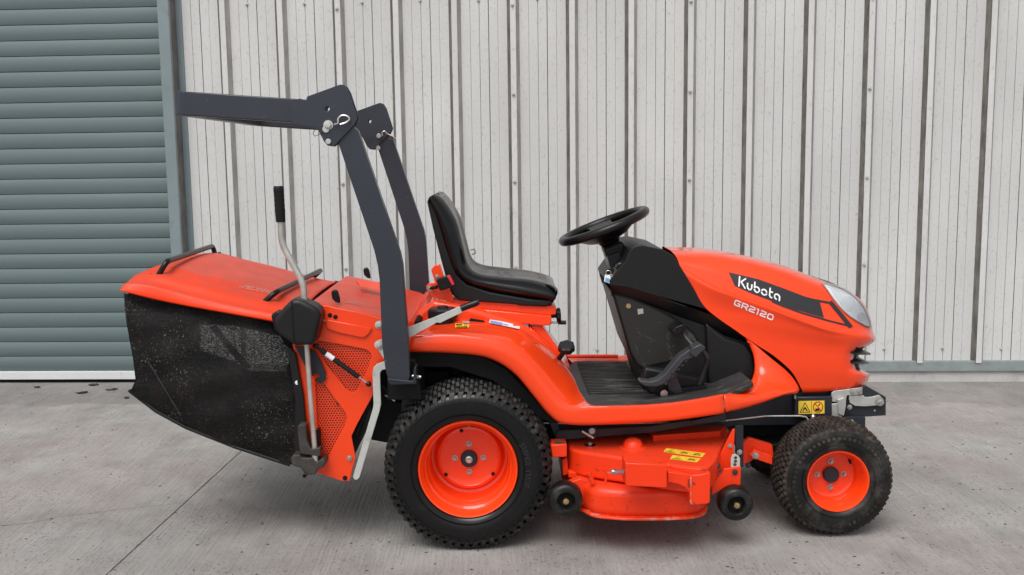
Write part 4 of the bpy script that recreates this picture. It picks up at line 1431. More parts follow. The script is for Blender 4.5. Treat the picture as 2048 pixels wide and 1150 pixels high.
ribbon('grille_slat', 696, 706, -12, 12, 'plastic_smooth', .008)
ribbon('grille_slat', 714, 724, -14, 8, 'plastic_smooth', .008)
# headlight
hl = [(1644, 568), (1655, 569), (1670, 573), (1688, 580), (1702, 590), (1716, 602), (1727, 616), (1734, 630), (1739, 646), (1739, 655), (1728, 651), (1714, 643), (1700, 634), (1687, 623), (1676, 611), (1665, 597), (1654, 581)]
def big_(l, k):
    cx_, cy_ = sum(p[0] for p in l) / len(l), sum(p[1] for p in l) / len(l)
    return [(cx_ + (x - cx_) * k, cy_ + (y - cy_) * k) for x, y in l]


for fl in ((lambda p: p), mir):
    mp_ = lambda off: (lambda x, y: (lambda q: fl(q) if q is not None else None)(hit(hb, x, y, off)))
    lamp = decal('headlight', [hl], mp_(.0015), M['reflector'], hood, 4)
    decal('lamp_bowl', [slot(1695, 608, 15, 18), slot(1722, 634, 9, 14)], mp_(.003), M['lamp_bowl'], lamp, 4)
    decal('lamp_lens', [big_(hl, .97)], mp_(.012), M['lamp_lens'], lamp, 4)
    decal('headlight_rim', [q for q in stroke(hl + [hl[0]], 2.0)], mp_(.0045), M['decal_grey'], lamp, 4)
# decals
H0 = lambda l: [(1300 + x / 2.948, 470 + y / 2.948) for x, y in l]
decal('decal_band', [H0([(463, 220), (640, 262), (800, 320), (950, 378), (1000, 395), (1025, 488), (960, 470), (860, 440), (720, 390), (600, 345), (500, 300)])], hm, M['decal_black'], hood, 5)
decal('decal_line', stroke(H0([(880, 362), (960, 382), (1064, 402)]), 4.2) + stroke(H0([(1064, 398), (1120, 465), (1180, 540)]), 8.5) + stroke(H0([(1190, 540), (1060, 508), (900, 462), (780, 418), (720, 392)]), 3.6), hm, M['decal_black'], hood, 5)


def lettering(name, text, b0, b1, up, wd, m, mapper, parent, glyphs, gap):
    L_ = 0
    for ch in text:
        L_ += glyphs[ch][0] + gap
    L_ -= gap
    ux, uy = (b1[0] - b0[0]) / L_, (b1[1] - b0[1]) / L_
    out = []
    u0 = 0
    hgt = math.hypot(*up)
    for ch in text:
        wdt, strokes_ = glyphs[ch]
        for st in strokes_:
            pts = [(b0[0] + (u0 + u) * ux + v * up[0], b0[1] + (u0 + u) * uy + v * up[1]) for u, v in st]
            out += stroke(pts, wd)
        u0 += wdt + gap
    return decal(name, out, mapper, m, parent, 5)


GK = {
    'K': (.62, [[(.06, 0), (.06, 1.0)], [(.60, 1.0), (.22, .52), (.30, .42)], [(.32, .40), (.62, .0)]]),
    'u': (.50, [[(.06, .62), (.06, .28), (.12, .10), (.24, .03)], [(.44, .62), (.44, .28), (.38, .10), (.30, .05)]]),
    'b': (.54, [[(.06, 1.0), (.06, .42)], arc(.28, .31, .22, 150, -20, 8, .27), arc(.28, .31, .22, -45, -170, 6, .27)]),
    'o': (.54, [arc(.27, .31, .23, 160, 20, 8, .27), arc(.27, .31, .23, -15, -165, 8, .27)]),
    't': (.36, [[(.10, .95), (.10, .20), (.18, .04), (.32, .03)], [(.10, .60), (.34, .60)]]),
    'a': (.54, [arc(.28, .31, .23, 170, 10, 8, .27), [(.50, .36), (.50, 0)], arc(.28, .31, .23, -30, -170, 6, .27)[3:]]),
}
lettering('brand_lettering', 'Kubota', (1476, 572), (1559, 602), (1.5, -19), 2.9, M['decal_white'], hm2, hood, GK, .12)
GN = {
    'G': (.80, [[(.78, .92), (.18, .92), (.08, .80), (.08, .20), (.18, .08), (.72, .08), (.72, .48), (.44, .48)]]),
    'R': (.80, [[(.08, 0), (.08, .92), (.66, .92), (.74, .82), (.74, .54), (.66, .44), (.20, .44)], [(.46, .44), (.76, .0)]]),
    '2': (.76, [[(.06, .92), (.60, .92), (.70, .82), (.70, .60), (.60, .50), (.18, .46), (.08, .38), (.08, .08), (.74, .08)]]),
    '1': (.36, [[(.04, .92), (.22, .92), (.22, 0)]]),
    '0': (.80, [[(.18, .08), (.08, .20), (.08, .80), (.18, .92), (.62, .92), (.72, .80), (.72, .20), (.62, .08), (.18, .08)]]),
}
lettering('model_lettering', 'GR2120', (1467, 609), (1545, 641), (3.4, -10.8), 2.6, M['decal_white'], hm2, hood, GN, .16)

# lower orange side panel below the hood
pbox('engine_block', (1500, 700), (1690, 788), 3.93, 4.27, M['chassis'], T, .02)
pcv = [HC([(1448.5, 789, 3.632), (1468, 783, 3.70), (1492, 772, 3.77), (1504, 757, 3.81), (1509, 738, 3.83), (1507, 712, 3.845), (1499, 690, 3.855), (1491, 676, 3.86)]),
       HC([(1449.5, 796, 3.624), (1480, 790, 3.67), (1508, 776, 3.74), (1522, 758, 3.785), (1524, 738, 3.815), (1518, 712, 3.835), (1506, 692, 3.848), (1493, 677, 3.858)]),
       HC([(1450.5, 810, 3.622), (1500, 799, 3.66), (1540, 781, 3.725), (1558, 764, 3.78), (1556, 742, 3.815), (1540, 718, 3.833), (1518, 696, 3.846), (1495, 678, 3.857)]),
       HC([(1451.5, 822, 3.626), (1506, 809, 3.665), (1566, 788, 3.735), (1594, 777, 3.80), (1581, 752, 3.832), (1557, 728, 3.842), (1525, 704, 3.85), (1495, 681, 3.857)]),
       HC([(1451.5, 825, 3.64), (1506, 812, 3.68), (1568, 791, 3.75), (1599, 783, 3.82), (1585, 754, 3.846), (1559, 729.5, 3.852), (1526, 705.5, 3.856), (1495, 682, 3.862)])]
loft('side_panel', pcv, 40, M['orange'], T, sub=4, smooth=50, thick=.006)
loft('side_panel', [[mir(p) for p in c] for c in pcv], 40, M['orange'], T, sub=4, smooth=50, thick=.006)

# ---------------------------------------------------------------- dash cowl and pedals
crease = [(1221, 571), (1255, 575), (1307, 591), (1363, 613), (1410, 619), (1456, 643), (1491, 675)]
under = [(1223, 586), (1250, 596), (1300, 609), (1352, 629), (1400, 646), (1452, 664), (1490, 682)]
cowl = [(1219, 562), (1234, 541), (1252, 521), (1258, 503), (1268, 493), (1284, 490), (1326, 499), (1347, 511), (1370, 547), (1408, 614), (1450, 640), (1491, 670)] + crease[::-1]
plate('dash_cowl', cowl, 3.862, 4.338, M['plastic'], T, .012, 4)
for f_ in ((lambda p: p), mir):
    loft('cowl_band', [[f_(U(x, y - 4, 3.868)) for x, y in crease], [f_(U(x, y + 1, 3.872)) for x, y in crease], [f_(U(x, y, 3.896)) for x, y in under], [f_(U(x, y + 4, 3.91)) for x, y in under]], 30, M['plastic_smooth'], T, sub=2, smooth=50, thick=.004)
low = [(1224, 586), (1250, 590), (1290, 600), (1330, 616), (1370, 632), (1410, 644), (1450, 672), (1500, 684), (1524, 706), (1540, 738), (1530, 765), (1490, 780), (1440, 788), (1290, 790), (1276, 740), (1258, 702)]
plate('dash_side', low, 3.895, 4.305, M['plastic'], T, .008, 3)
plate('side_cover', [(1412, 646), (1450, 676), (1490, 688), (1506, 708), (1512, 738), (1505, 760), (1480, 773), (1420, 780), (1416, 760)], 3.872, 3.90, M['plastic'], T, .012, 4)
scr = [(1228, 588), (1262, 597), (1300, 612), (1334, 628), (1368, 650), (1388, 668), (1396, 684), (1390, 700), (1366, 714), (1286, 734), (1276, 728), (1262, 704)]
plate('screen', scr, 3.888, 3.897, M['screen_mesh'], T, .002)
tube('screen_frame', [U(x, y, 3.887) for x, y in scr + [scr[0]]], .003, M['plastic_smooth'], T, 6)
decal('sticker', [slot(1257, 612, 5)], on_plane(3.887), M['brass'], T, 10)
decal('sticker', [[(1275, 618), (1286, 617), (1287, 627), (1276, 629)]], on_plane(3.887), M['decal_grey'], T, 10)
rgm = random.Random(11)
for (x_, y_, L__, an) in ((1272, 655, 22, .9), (1288, 670, 26, .5), (1300, 684, 16, -.3), (1270, 690, 20, 1.2), (1284, 715, 18, 1.5), (1350, 690, 12, 2.4), (1318, 642, 9, .4), (1296, 700, 12, .8)):
    q_, px_, py_ = [], x_, y_
    for k in range(5):
        nx_, ny_ = px_ + math.cos(an) * L__ / 5 + rgm.uniform(-1.5, 1.5), py_ + math.sin(an) * L__ / 5 + rgm.uniform(-1.5, 1.5)
        q_ += stroke([(px_, py_), (nx_, ny_)], rgm.choice((.5, .6, 1.1)))
        px_, py_ = nx_, ny_
    decal('mud_splash', q_, on_plane(3.887), M['dried_mud'], T, 20)
ped_b = [(1290, 735), (1330, 742), (1400, 756), (1412, 772), (1396, 782), (1300, 790), (1284, 762)]
plate('pedal_well', ped_b, 3.84, 3.90, M['plastic'], T, .010, 3)
plate('pedal_slot', [(1312, 792), (1330, 780), (1412, 772), (1415, 778), (1404, 786), (1320, 796)], 3.80, 3.84, M['chassis'], T, .002)
pedal = plate('drive_pedal', [(1278, 765), (1282, 761), (1300, 764), (1315, 760), (1330, 748), (1360, 712), (1378, 700), (1398, 690), (1408, 694), (1410, 700), (1392, 714), (1380, 718), (1368, 722), (1340, 758), (1326, 770), (1312, 774), (1290, 773)], 3.74, 3.80, M['pedal_paint'], T, .004, 3)
for k in range(7):
    t_ = k / 6
    x_, y_ = 1330 + 46 * t_, 764 - 50 * t_
    plate('pedal_tooth', [(x_, y_), (x_ + 7, y_ - 2), (x_ + 5, y_ + 3)], 3.742, 3.80, M['pedal_paint'], pedal, .0008, 1)
plate('pedal_bracket', [(1334, 768), (1344, 745), (1352, 748), (1366, 785), (1350, 788), (1338, 780)], 3.80, 3.81, M['pedal_paint'], T, .002)
for (x_, y_) in ((1331, 767), (1345, 752), (1344, 745), (1335, 758)): bolt(x_, y_, 3.742, .005, pedal, M['pedal_paint'], washer=False)
bolt(1328, 787, 3.79, .010, T, M['zinc'])
plate('pedal_pad', [(1384, 696), (1402, 688), (1412, 696), (1392, 716), (1380, 708)], 3.72, 3.79, M['pedal_paint'], pedal, .004)
tube('brake_arm', [U(1405, 702, 3.78), U(1414, 716, 3.80), U(1410, 735, 3.82), U(1396, 778, 3.84)], .0095, M['pedal_paint'], T, 10, smooth_n=18)
tube('brake_link', [U(1388, 694, 3.78), U(1372, 676, 3.80), U(1362, 660, 3.82)], .008, M['pedal_paint'], T, 10)
bp = plate('brake_pedal', [(1344, 663), (1350, 655), (1366, 648), (1371, 651), (1372, 660), (1358, 671), (1348, 671)], 3.78, 3.88, M['plastic_smooth'], T, .005, 3)
for k in range(5):
    x_ = 1350 + 4.4 * k
    plate('pad_rib', [(x_, 656 - 1.9 * k), (x_ + 2, 655 - 1.9 * k), (x_ + 3.5, 669 - 2.2 * k), (x_ + 1.5, 670 - 2.2 * k)], 3.777, 3.782, M['plastic_smooth'], bp, .0006, 1)

# steering
sc_ = U(1207.5, 452, YC)
ea, eb = U(1128, 482, YC), U(1287, 421, YC)
axx = (eb - ea).normalized()
SR = .192
axn = Vector((-axx.z, 0, axx.x))                # wheel normal, up and back
ring = [sc_ + axx * (math.cos(a) * SR * 0.93) + Vector((0, 1, 0)) * (math.sin(a) * SR) for a in [2 * math.pi * i / 64 for i in range(64)]]
sw = tube('steering_wheel', ring, .0182, M['plastic_smooth'], T, 14, closed=True)
hubc = sc_ - axn * .045
for a in (math.radians(92), math.radians(-92), math.radians(0), math.radians(180)):
    e = sc_ + axx * (math.cos(a) * SR * .92) + Vector((0, 1, 0)) * (math.sin(a) * SR * .98)
    m_ = sc_.lerp(e, .55) - axn * .012
    side = (e - sc_).cross(axn).normalized()
    V, Fc = [], []
    pts = catmull([hubc + (e - sc_) * .10, hubc.lerp(m_, .6), m_, e], 10)
    for i, p in enumerate(pts):
        wv = side * (.058 - .014 * i / 9 + .02 * max(0, i - 6) / 3)
        V += [p + wv + axn * .006, p - wv + axn * .006, p - wv - axn * .008, p + wv - axn * .008]
    for i in range(9):
        for k in range(4):
            Fc.append((4*i + k, 4*i + (k + 1) % 4, 4*i + 4 + (k + 1) % 4, 4*i + 4 + k))
    Fc += [(0, 1, 2, 3), (36, 37, 38, 39)]
    make('spoke', V, Fc, M['plastic_smooth'], sw, 40, .002)
q = Vector((0, 0, 1)).rotation_difference(axn).to_matrix()
V, Fc = [], []
nd = 72
dp_ = [(.985, -.004), (.80, -.016), (.62, -.034), (.48, -.050), (.30, -.060)]
for fr_, dz_ in dp_:
    for k in range(nd):
        a = 2 * math.pi * k / nd
        V.append(sc_ + axx * (math.cos(a) * SR * .93 * fr_) + Vector((0, math.sin(a) * SR * fr_, 0)) + axn * dz_)
for i in range(len(dp_) - 1):
    for k in range(nd):
        dg = 360 * (k + .5) / nd
        if i < 2 and (22 < dg < 80 or 104 < dg < 158): continue
        Fc.append((i * nd + k, i * nd + (k + 1) % nd, (i + 1) * nd + (k + 1) % nd, (i + 1) * nd + k))
o = make('wheel_dish', V, Fc, M['plastic_smooth'], sw, 50)
sm = o.modifiers.new('solid', 'SOLIDIFY'); sm.thickness = .006
lathe('wheel_boss', [(.0003, -.002), (.070, -.006), (.090, -.014), (.104, -.026), (.098, -.042), (.050, -.058), (.040, -.075), (.034, -.10), (.030, -.11)], 28, sc_, M['plastic_smooth'], sw, axis='Z', rot=q, smooth=40)
col = [(1206, 497), (1246, 482), (1254, 508), (1262, 520), (1252, 532), (1222, 540), (1216, 520)]
plate('steering_column', col, 4.04, 4.16, M['plastic'], T, .012, 4)
plate('column_bracket', [(1214, 512), (1240, 503), (1248, 530), (1240, 545), (1224, 548)], 4.02, 4.18, M['black_paint'], T, .006)
plate('instrument_panel', [(1256, 515), (1276, 496), (1286, 502), (1264, 521)], 3.885, 4.315, M['plastic_smooth'], T, .004)
decal('panel_print', [[(1260, 514), (1266, 508), (1269, 510), (1263, 516)], [(1268, 506), (1278, 499), (1282, 502), (1272, 509)]], on_plane(3.884), M['decal_red'], T, 10)
tube('throttle_lever', [U(1254, 530, 3.98), U(1246, 526, 3.97)], [.008, .011], M['plastic_smooth'], T, 10)
ign = lathe('ignition_switch', [(.018, .0), (.018, -.02), (.013, -.024), (.0003, -.024)], 20, U(1240, 533, 3.90), M['plastic_smooth'], T)

key = empty('ignition_key', U(1218, 552, 3.88), 'small key with blue and white tag hanging from the ignition below the steering wheel', 'key')
plate('key_head', [(1212, 540), (1222, 534), (1230, 540), (1224, 550), (1214, 548)], 3.872, 3.880, M['plastic_smooth'], key, .002)
plate('key_blade', [(1221, 549), (1225, 548), (1227, 558), (1224, 559)], 3.872, 3.876, M['zinc'], key, .0005, 1)
plate('key_tag', [(1210, 549), (1222, 553), (1219, 567), (1208, 563)], 3.868, 3.872, M['decal_white'], key, .001)
plate('tag_print', [(1212, 555), (1220, 558), (1218, 565), (1210, 562)], 3.8665, 3.8678, M['decal_blue'], key, .0003, 1)
tube('key_ring', [U(1217, 546, 3.870) + Vector((math.cos(a) * .010, 0, math.sin(a) * .010)) for a in [i * .5236 for i in range(12)]], .0012, M['zinc'], key, 6, closed=True)

# ---------------------------------------------------------------- front end
fr = plate('front_bracket', [(1690, 790), (1727, 772), (1733, 772), (1772, 794), (1772, 831), (1690, 836)], 3.885, 3.90, M['black_paint'], T, .002)
plate('front_bracket', [(1690, 790), (1727, 772), (1733, 772), (1772, 794), (1772, 831), (1690, 836)], 4.30, 4.315, M['black_paint'], T, .002)
pbox('bumper_tube', (1750, 796), (1771, 829), 3.902, 4.298, M['black_paint'], T, .003)
plate('front_plate', [(1664, 834), (1731, 834), (1731, 860), (1664, 872)], 3.86, 3.88, M['black_paint'], T, .002)
plate('hood_hinge', [(1663, 786), (1668, 782), (1725, 775), (1725, 789), (1694, 791), (1691, 806), (1663, 803)], 3.868, 3.878, M['zinc_plate'], T, .0015)
plate('latch_plate', [(1698, 797), (1699, 791), (1728, 791), (1730, 795), (1744, 794), (1759, 790), (1768, 800), (1764, 810), (1730, 813), (1710, 812), (1700, 806)], 3.872, 3.882, M['zinc_plate'], T, .0015)
plate('hinge_leaf', [(1676, 800), (1688, 795), (1692, 800), (1692, 812), (1688, 832), (1677, 828)], 3.850, 3.866, M['zinc_plate'], T, .0015)
plate('hinge_post', [(1664, 808), (1684, 806), (1684, 838), (1664, 838)], 3.858, 3.868, M['zinc_plate'], T, .0015)
for (x_, y_, r_) in ((1705, 783, .007), (1719, 782, .007), (1760, 804, .011), (1699, 814, .007), (1687, 795, .004), (1680, 817, .004), (1688, 808, .0035), (1679, 811, .003)):
    bolt(x_, y_, 3.866, r_, T, washer=r_ > .006)
lathe('rivet', [(.004, 0), (.004, -.003), (.0003, -.004)], 10, U(1749, 821, 3.885), M['zinc'], T)
tube('frame_bolt', [U(1704, 842, 3.86), U(1704, 842, 3.85)], .006, M['zinc'], T, 10)
lathe('grease_nipple', [(.006, -.02), (.006, .0), (.009, .002), (.009, .012), (.004, .018), (.0003, .018)], 10, U(1626, 838, 3.80), M['zinc'], T, axis='Z')
tube('bonnet_catch', [U(1590, 790, 3.86), U(1590, 797, 3.86)], .005, M['zinc'], T, 8)


def warning(name, quad, Y, mapper, parent, kinds):
    """yellow label: quad px corners tl,tr,br,bl ; pictograms in unit cells"""
    o = decal(name, [quad], mapper, M['yellow'], parent, 12)
    tl, tr, br, bl = quad

    def q2(u, v):
        x = (tl[0] * (1 - u) + tr[0] * u) * (1 - v) + (bl[0] * (1 - u) + br[0] * u) * v
        y = (tl[1] * (1 - u) + tr[1] * u) * (1 - v) + (bl[1] * (1 - u) + br[1] * u) * v
        return x, y
    hpx = math.hypot(bl[0] - tl[0], bl[1] - tl[1])
    k = len(kinds)
    blk, red = [], []
    for i, kd in enumerate(kinds):
        c = lambda l: [q2((i + u) / k, v) for u, v in l]
        if kd == 'tri':
            blk += stroke(c([(.12, .88), (.50, .14), (.88, .88), (.12, .88)]), hpx * .055)
            blk += stroke(c([(.34, .76), (.50, .50), (.62, .74)]), hpx * .09) + stroke(c([(.40, .58), (.58, .62), (.70, .78)]), hpx * .06)
        elif kd == 'no':
            red += stroke(c(arc(.5, .5, .36, 0, 360, 20, .40)), hpx * .075) + stroke(c([(.25, .20), (.75, .80)]), hpx * .075)
            blk += stroke(c([(.34, .70), (.56, .70)]), hpx * .20) + stroke(c([(.54, .40), (.64, .26)]), hpx * .08)
        elif kd == 'slash':
            blk += stroke(c([(.2, .75), (.5, .45), (.8, .7)]), hpx * .12) + stroke(c([(.15, .3), (.85, .3)]), hpx * .06) + stroke(c(arc(.5, .55, .2, 0, 360, 10, .25)), hpx * .05)
        elif kd == 'txt':
            for v in (.3, .5, .7):
                blk += stroke(c([(.1, v), (.9, v)]), hpx * .07)
    blk += [p for i in range(1, k) for p in stroke([q2(i / k, .04), q2(i / k, .96)], hpx * .03)]
    up = lambda x, y: mapper(x, y) + Vector((0, -.0004, .0003))
    if blk: decal('pictogram', blk, up, M['decal_black'], o, 20)
    if red: decal('pictogram', red, lambda x, y: mapper(x, y) + Vector((0, -.0008, .0005)), M['decal_red'], o, 20)
    return o


pbox('label_box', (1590, 794), (1664, 834), 3.862, 3.90, M['black_paint'], T, .004)
warning('warning_label', [(1597, 802), (1649, 801), (1649, 827), (1597, 828)], 3.86, on_plane(3.861, .0012), T, ['tri', 'no'])
dm = lambda x, y: G(x, y, z2 + .0012)
warning('warning_label', [(1332.6, 896), (1411, 906.5), (1404, 914.5), (1327, 904)], 0, dm, deck, ['tri', 'slash', 'slash'])
warning('warning_label', [(1345, 910), (1402, 917), (1393, 924.5), (1340, 918.5)], 0, dm, deck, ['tri', 'slash'])
fm_ = lambda x, y: hit(fb, x, y, .0045)
decal('service_sticker', [[(980, 638), (1040, 650), (1038, 660), (978, 648)]], fm_, M['decal_white'], fend, 6)
decal('sticker_print', [[(981, 643), (1005, 648), (1004, 653), (980, 648)], [(1006, 650), (1016, 652), (1016, 654), (1006, 652)]], lambda x, y: hit(fb, x, y, .0052), M['decal_blue'], fend, 6)
decal('fuel_sticker', [[(911, 649), (938, 650), (938, 657), (910, 657)]], fm_, M['yellow'], fend, 6)
decal('sticker_print', [[(925, 644), (939, 645), (939, 649), (925, 648)]], fm_, M['decal_grey'], fend, 6)
decal('sticker_print', stroke([(913, 652), (917, 652)], 3) + stroke([(919, 652), (923, 652)], 3) + stroke([(914, 656), (934, 656)], 1.2), lambda x, y: hit(fb, x, y, .0052), M['decal_black'], fend, 6)
decal('sticker_print', stroke(arc(931, 652.5, 3.2, 0, 360, 10, 2.2), 1.1), lambda x, y: hit(fb, x, y, .0052), M['decal_red'], fend, 6)

# ---------------------------------------------------------------- grass collector
lc = [
    [(240, 582, 3.645), (300, 597, 3.645), (366, 611, 3.645), (464, 629, 3.645), (542, 643, 3.645)],
    [(241, 580, 3.632), (300, 594, 3.630), (366, 608, 3.630), (464, 626, 3.630), (543, 640, 3.630)],
    [(250, 569, 3.645), (303, 575, 3.640), (375, 594, 3.640), (468, 616, 3.640), (550, 630, 3.640)],
    [(252, 567, 3.650), (304, 572, 3.644), (377, 591, 3.644), (469, 613, 3.644), (552, 628, 3.644)],
    [(259, 562, 3.672), (306, 566, 3.668), (381, 585, 3.668), (472, 607, 3.668), (556, 623, 3.668)],
    [(270, 551, 3.72), (318, 551, 3.70), (394, 570, 3.70), (480, 592, 3.70), (562, 612, 3.70)],
    [(280, 546, 3.77), (330, 543, 3.75), (404, 560, 3.75), (486, 581, 3.75), (566, 602, 3.75)],
    [(290, 541, 3.82), (345, 535, 3.80), (414, 551, 3.80), (492, 570, 3.80), (572, 592, 3.80)],
]
ext = [None, None, None, None, (588, 626, 3.66), (602, 616, 3.70), (612, 608, 3.75), (619, 602, 3.80)]
for c, e in zip(lc, ext):
    c.append(e or (c[-1][0] + 2, c[-1][1] + 1, c[-1][2]))
cv = [[U(*p) for p in c] for c in lc]
top_ = []
for i, p in enumerate(cv[-1]):
    top_.append(Vector((p.x - (.012 if i == 0 else 0), YC, p.z + (.004 if i == 0 else .008))))
cv.append([Vector((p.x, 3.95, p.z * .25 + t.z * .75)) for p, t in zip(cv[-1], top_)])
cv.append(top_)
# tail end: every line runs down to the rear lip
tipx, tipz = cv[0][0].x, cv[0][0].z
for k, c in enumerate(cv):
    if k >= 2:
        drop = c[0]
        c.insert(0, Vector((tipx + .004, drop.y, tipz + .006)))
    else:
        c.insert(0, c[0] + Vector((-.002, 0, -.0)))
collector, lbv = loft('grass_collector', cv, 40, M['orange_lid'], T, sub=4, mirror=YC, smooth=50, thick=.005, ret=True)
# woven bag
rng_ = random.Random(3)
bagr = [
    [(249, 586, 3.69), (366, 610, 3.69), (464, 628, 3.69), (545, 643, 3.69), (588, 676, 3.69)],
    [(250, 622, 3.675), (360, 660, 3.655), (460, 680, 3.655), (545, 700, 3.66), (592, 730, 3.675)],
    [(257, 668, 3.67), (360, 715, 3.648), (460, 745, 3.645), (545, 765, 3.655), (599, 780, 3.675)],
    [(266, 718, 3.67), (358, 765, 3.65), (458, 800, 3.648), (540, 825, 3.655), (604, 835, 3.675)],
    [(271, 760, 3.675), (345, 806, 3.66), (460, 855, 3.66), (540, 880, 3.665), (600, 890, 3.68)],
    [(261, 783, 3.69), (313, 822, 3.69), (372, 854, 3.69), (470, 893, 3.69), (580, 929, 3.69)]]
bag = loft('mesh_bag', [[U(*p) for p in r] for r in bagr], 60, M['bag_weave'], collector, sub=8, smooth=70)
for v in bag.data.vertices:
    p = v.co
    v.co.y += .004 * math.sin(p.x * 31 + p.z * 17) + .003 * math.sin(p.x * 9 - p.z * 47 + 1) + .0015 * rng_.uniform(-1, 1)
edge = [U(x, y, 3.692) for x, y in ((258, 780), (262, 784), (313, 823), (372, 855), (470, 894), (580, 930))]
tube('bag_hem', edge, .007, M['plastic'], collector, 8)
diag = [U(x, y, Y_) for x, y, Y_ in ((296, 722, 3.655), (325, 770, 3.65), (362, 832, 3.66))]
tube('bag_rod', diag, .0028, M['rod_wear'], collector, 6, smooth_n=16)
# bag back, floor and the far side with the opening where daylight comes through
zt = [U(x, y, 3.69) for x, y in ((249, 590), (366, 612), (545, 645), (590, 680), (600, 780), (604, 930), (580, 929), (470, 893), (372, 854), (313, 822), (261, 783), (271, 760), (266, 718), (257, 668))]
far = [Vector((p.x, 4.52, p.z)) for p in zt]
win = [U(x, y, 4.52) for x, y in ((392, 648), (401, 712), (466, 722), (500, 742), (572, 743), (582, 712), (560, 672), (470, 652))]
prism('bag_far_side', [far, win], (0, .004, 0), M['bag_mesh'], collector, 0)
nb = len(zt)
V = [p for p in zt] + far
make('bag_floor', V, [(i, (i + 1) % nb, nb + (i + 1) % nb, nb + i) for i in list(range(5, nb)) ], M['bag_mesh'], collector, 0)
plate('bag_strut', [(418, 655), (428, 652), (500, 735), (490, 740)], 3.80, 3.82, M['plastic'], collector, .002)
# handles on the lid
def lid_handle(pts, feet):
    tube('lid_handle', bend([U(*p) for p in pts], .035, 6), .0105, M['plastic_smooth'], collector, 12)
    for (x_, y_, Y_) in feet:
        c = U(x_, y_, Y_)
        f_ = box('handle_foot', c.x - .022, c.x + .022, c.y - .018, c.y + .018, c.z - .006, c.z + .004, M['plastic_smooth'], collector, .003)
        for dx in (-.012, .010):
            lathe('handle_screw', [(.006, .004), (.006, .011), (.0003, .012)], 8, c + Vector((dx, -.006, 0)), M['chassis'], collector, axis='Z')


lid_handle([(316, 552, 3.72), (333, 523, 3.72), (425, 492, 4.46), (431, 510, 4.46)], [(311, 553, 3.72), (435, 509, 4.46)])
lid_handle([(520, 611, 3.72), (552, 584, 3.72), (643, 540, 4.46), (622, 558, 4.46)], [(503, 609, 3.72), (616, 562, 4.46)])


def faded(name, q, rows, mapper, parent, seed):
    rg = random.Random(seed)
    tl, tr, br, bl = q
    out = []
    for r_ in range(rows):
        v = (r_ + .5) / rows
        u = .02
        while u < .96:
            du = rg.uniform(.015, .05)
            if rg.random() < .8:
                pt = lambda uu: ((tl[0] * (1 - uu) + tr[0] * uu) * (1 - v) + (bl[0] * (1 - uu) + br[0] * uu) * v, (tl[1] * (1 - uu) + tr[1] * uu) * (1 - v) + (bl[1] * (1 - uu) + br[1] * uu) * v)
                out += stroke([pt(u), pt(min(.98, u + du))], 1.5)
            u += du + .018
    decal(name, out, mapper, M['faded_text'], parent, 20)


faded('faded_print', [(486, 570), (548, 583), (540, 589), (476, 575)], 3, lambda x, y: hit(lbv, x, y, .002), collector, 2)

# rear frame: orange panel with two perforated windows
panel_o = [(585, 690), (597, 755), (608, 816), (622, 885), (634, 946), (684, 962), (699, 962), (711, 915), (703, 872), (714, 849), (746, 790), (748, 736), (773, 722), (758, 702), (790, 696), (806, 664), (800, 648), (765, 639), (720, 626), (640, 609), (622, 606), (600, 612), (585, 640)]
up_w = [(634, 681), (677, 688), (732, 699), (741, 706), (743, 714), (740, 726), (716, 778), (710, 784), (702, 784), (692, 778), (640, 712), (632, 698)]
lo_w = [(630, 757), (640, 760), (650, 770), (691, 826), (694, 836), (690, 848), (656, 912), (650, 918), (643, 910), (634, 840)]
fr_p = plate('collector_frame', panel_o, 3.655, 3.662, M['orange'], T, .0015, 2, holes=[up_w, lo_w])
big = lambda l, k: [(sum(p[0] for p in l) / len(l) + (x - sum(p[0] for p in l) / len(l)) * k, sum(p[1] for p in l) / len(l) + (y - sum(p[1] for p in l) / len(l)) * k) for x, y in l]
plate('perforated_sheet', big(up_w, 1.06), 3.664, 3.667, M['perforated'], fr_p, 0)
plate('perforated_sheet', big(lo_w, 1.06), 3.664, 3.667, M['perforated'], fr_p, 0)
plate('chute', [(600, 612), (800, 650), (790, 700), (746, 790), (700, 872), (705, 905), (690, 950), (640, 935), (600, 760)], 3.70, 4.50, M['chassis'], T, .004)
shroud = plate('collector_shroud', [(618, 605), (640, 608), (720, 625), (800, 645), (826, 656), (812, 690), (700, 676), (640, 662), (600, 640)], 3.6635, 4.535, M['orange_lid'], T, .014, 4)
sbv = BVHTree.FromPolygons([v.co.copy() for v in shroud.data.vertices], [tuple(p.vertices) for p in shroud.data.polygons])
faded('faded_print', [(682, 599), (748, 610), (744, 617), (686, 605)], 2, lambda x, y: hit(sbv, x, y, .002), shroud, 5)
plate('shroud_seal', [(822, 650), (832, 640), (840, 646), (824, 690), (812, 692)], 3.70, 4.50, M['chassis'], T, .004)
plate('shroud_front', [(806, 660), (820, 640), (829, 646), (815, 690)], 3.68, 4.52, M['orange_lid'], T, .004)
plate('frame_flap', [(651, 639), (700, 648), (744, 657), (736, 669), (730, 674), (722, 675), (680, 666), (657, 659), (653, 655)], 3.646, 3.6535, M['orange'], fr_p, .002)
for x_, y_ in ((660, 630.5), (671, 634)):
    lathe('plug', [(.0085, 0), (.0085, -.002), (.0003, -.003)], 12, U(x_, y_, 3.655), M['chassis'], fr_p)
tube('flap_pin', [U(641, 641, 3.65), U(653, 641, 3.65)], .0035, M['zinc'], fr_p, 8)
bolt(758, 649.5, 3.654, .0105, fr_p, M['white_steel'])
bolt(757, 689, 3.600, .0105, T, M['white_steel'])
bolt(699, 916, 3.654, .007, fr_p)
bolt(652, 752, 3.654, .006, fr_p, M['orange'])
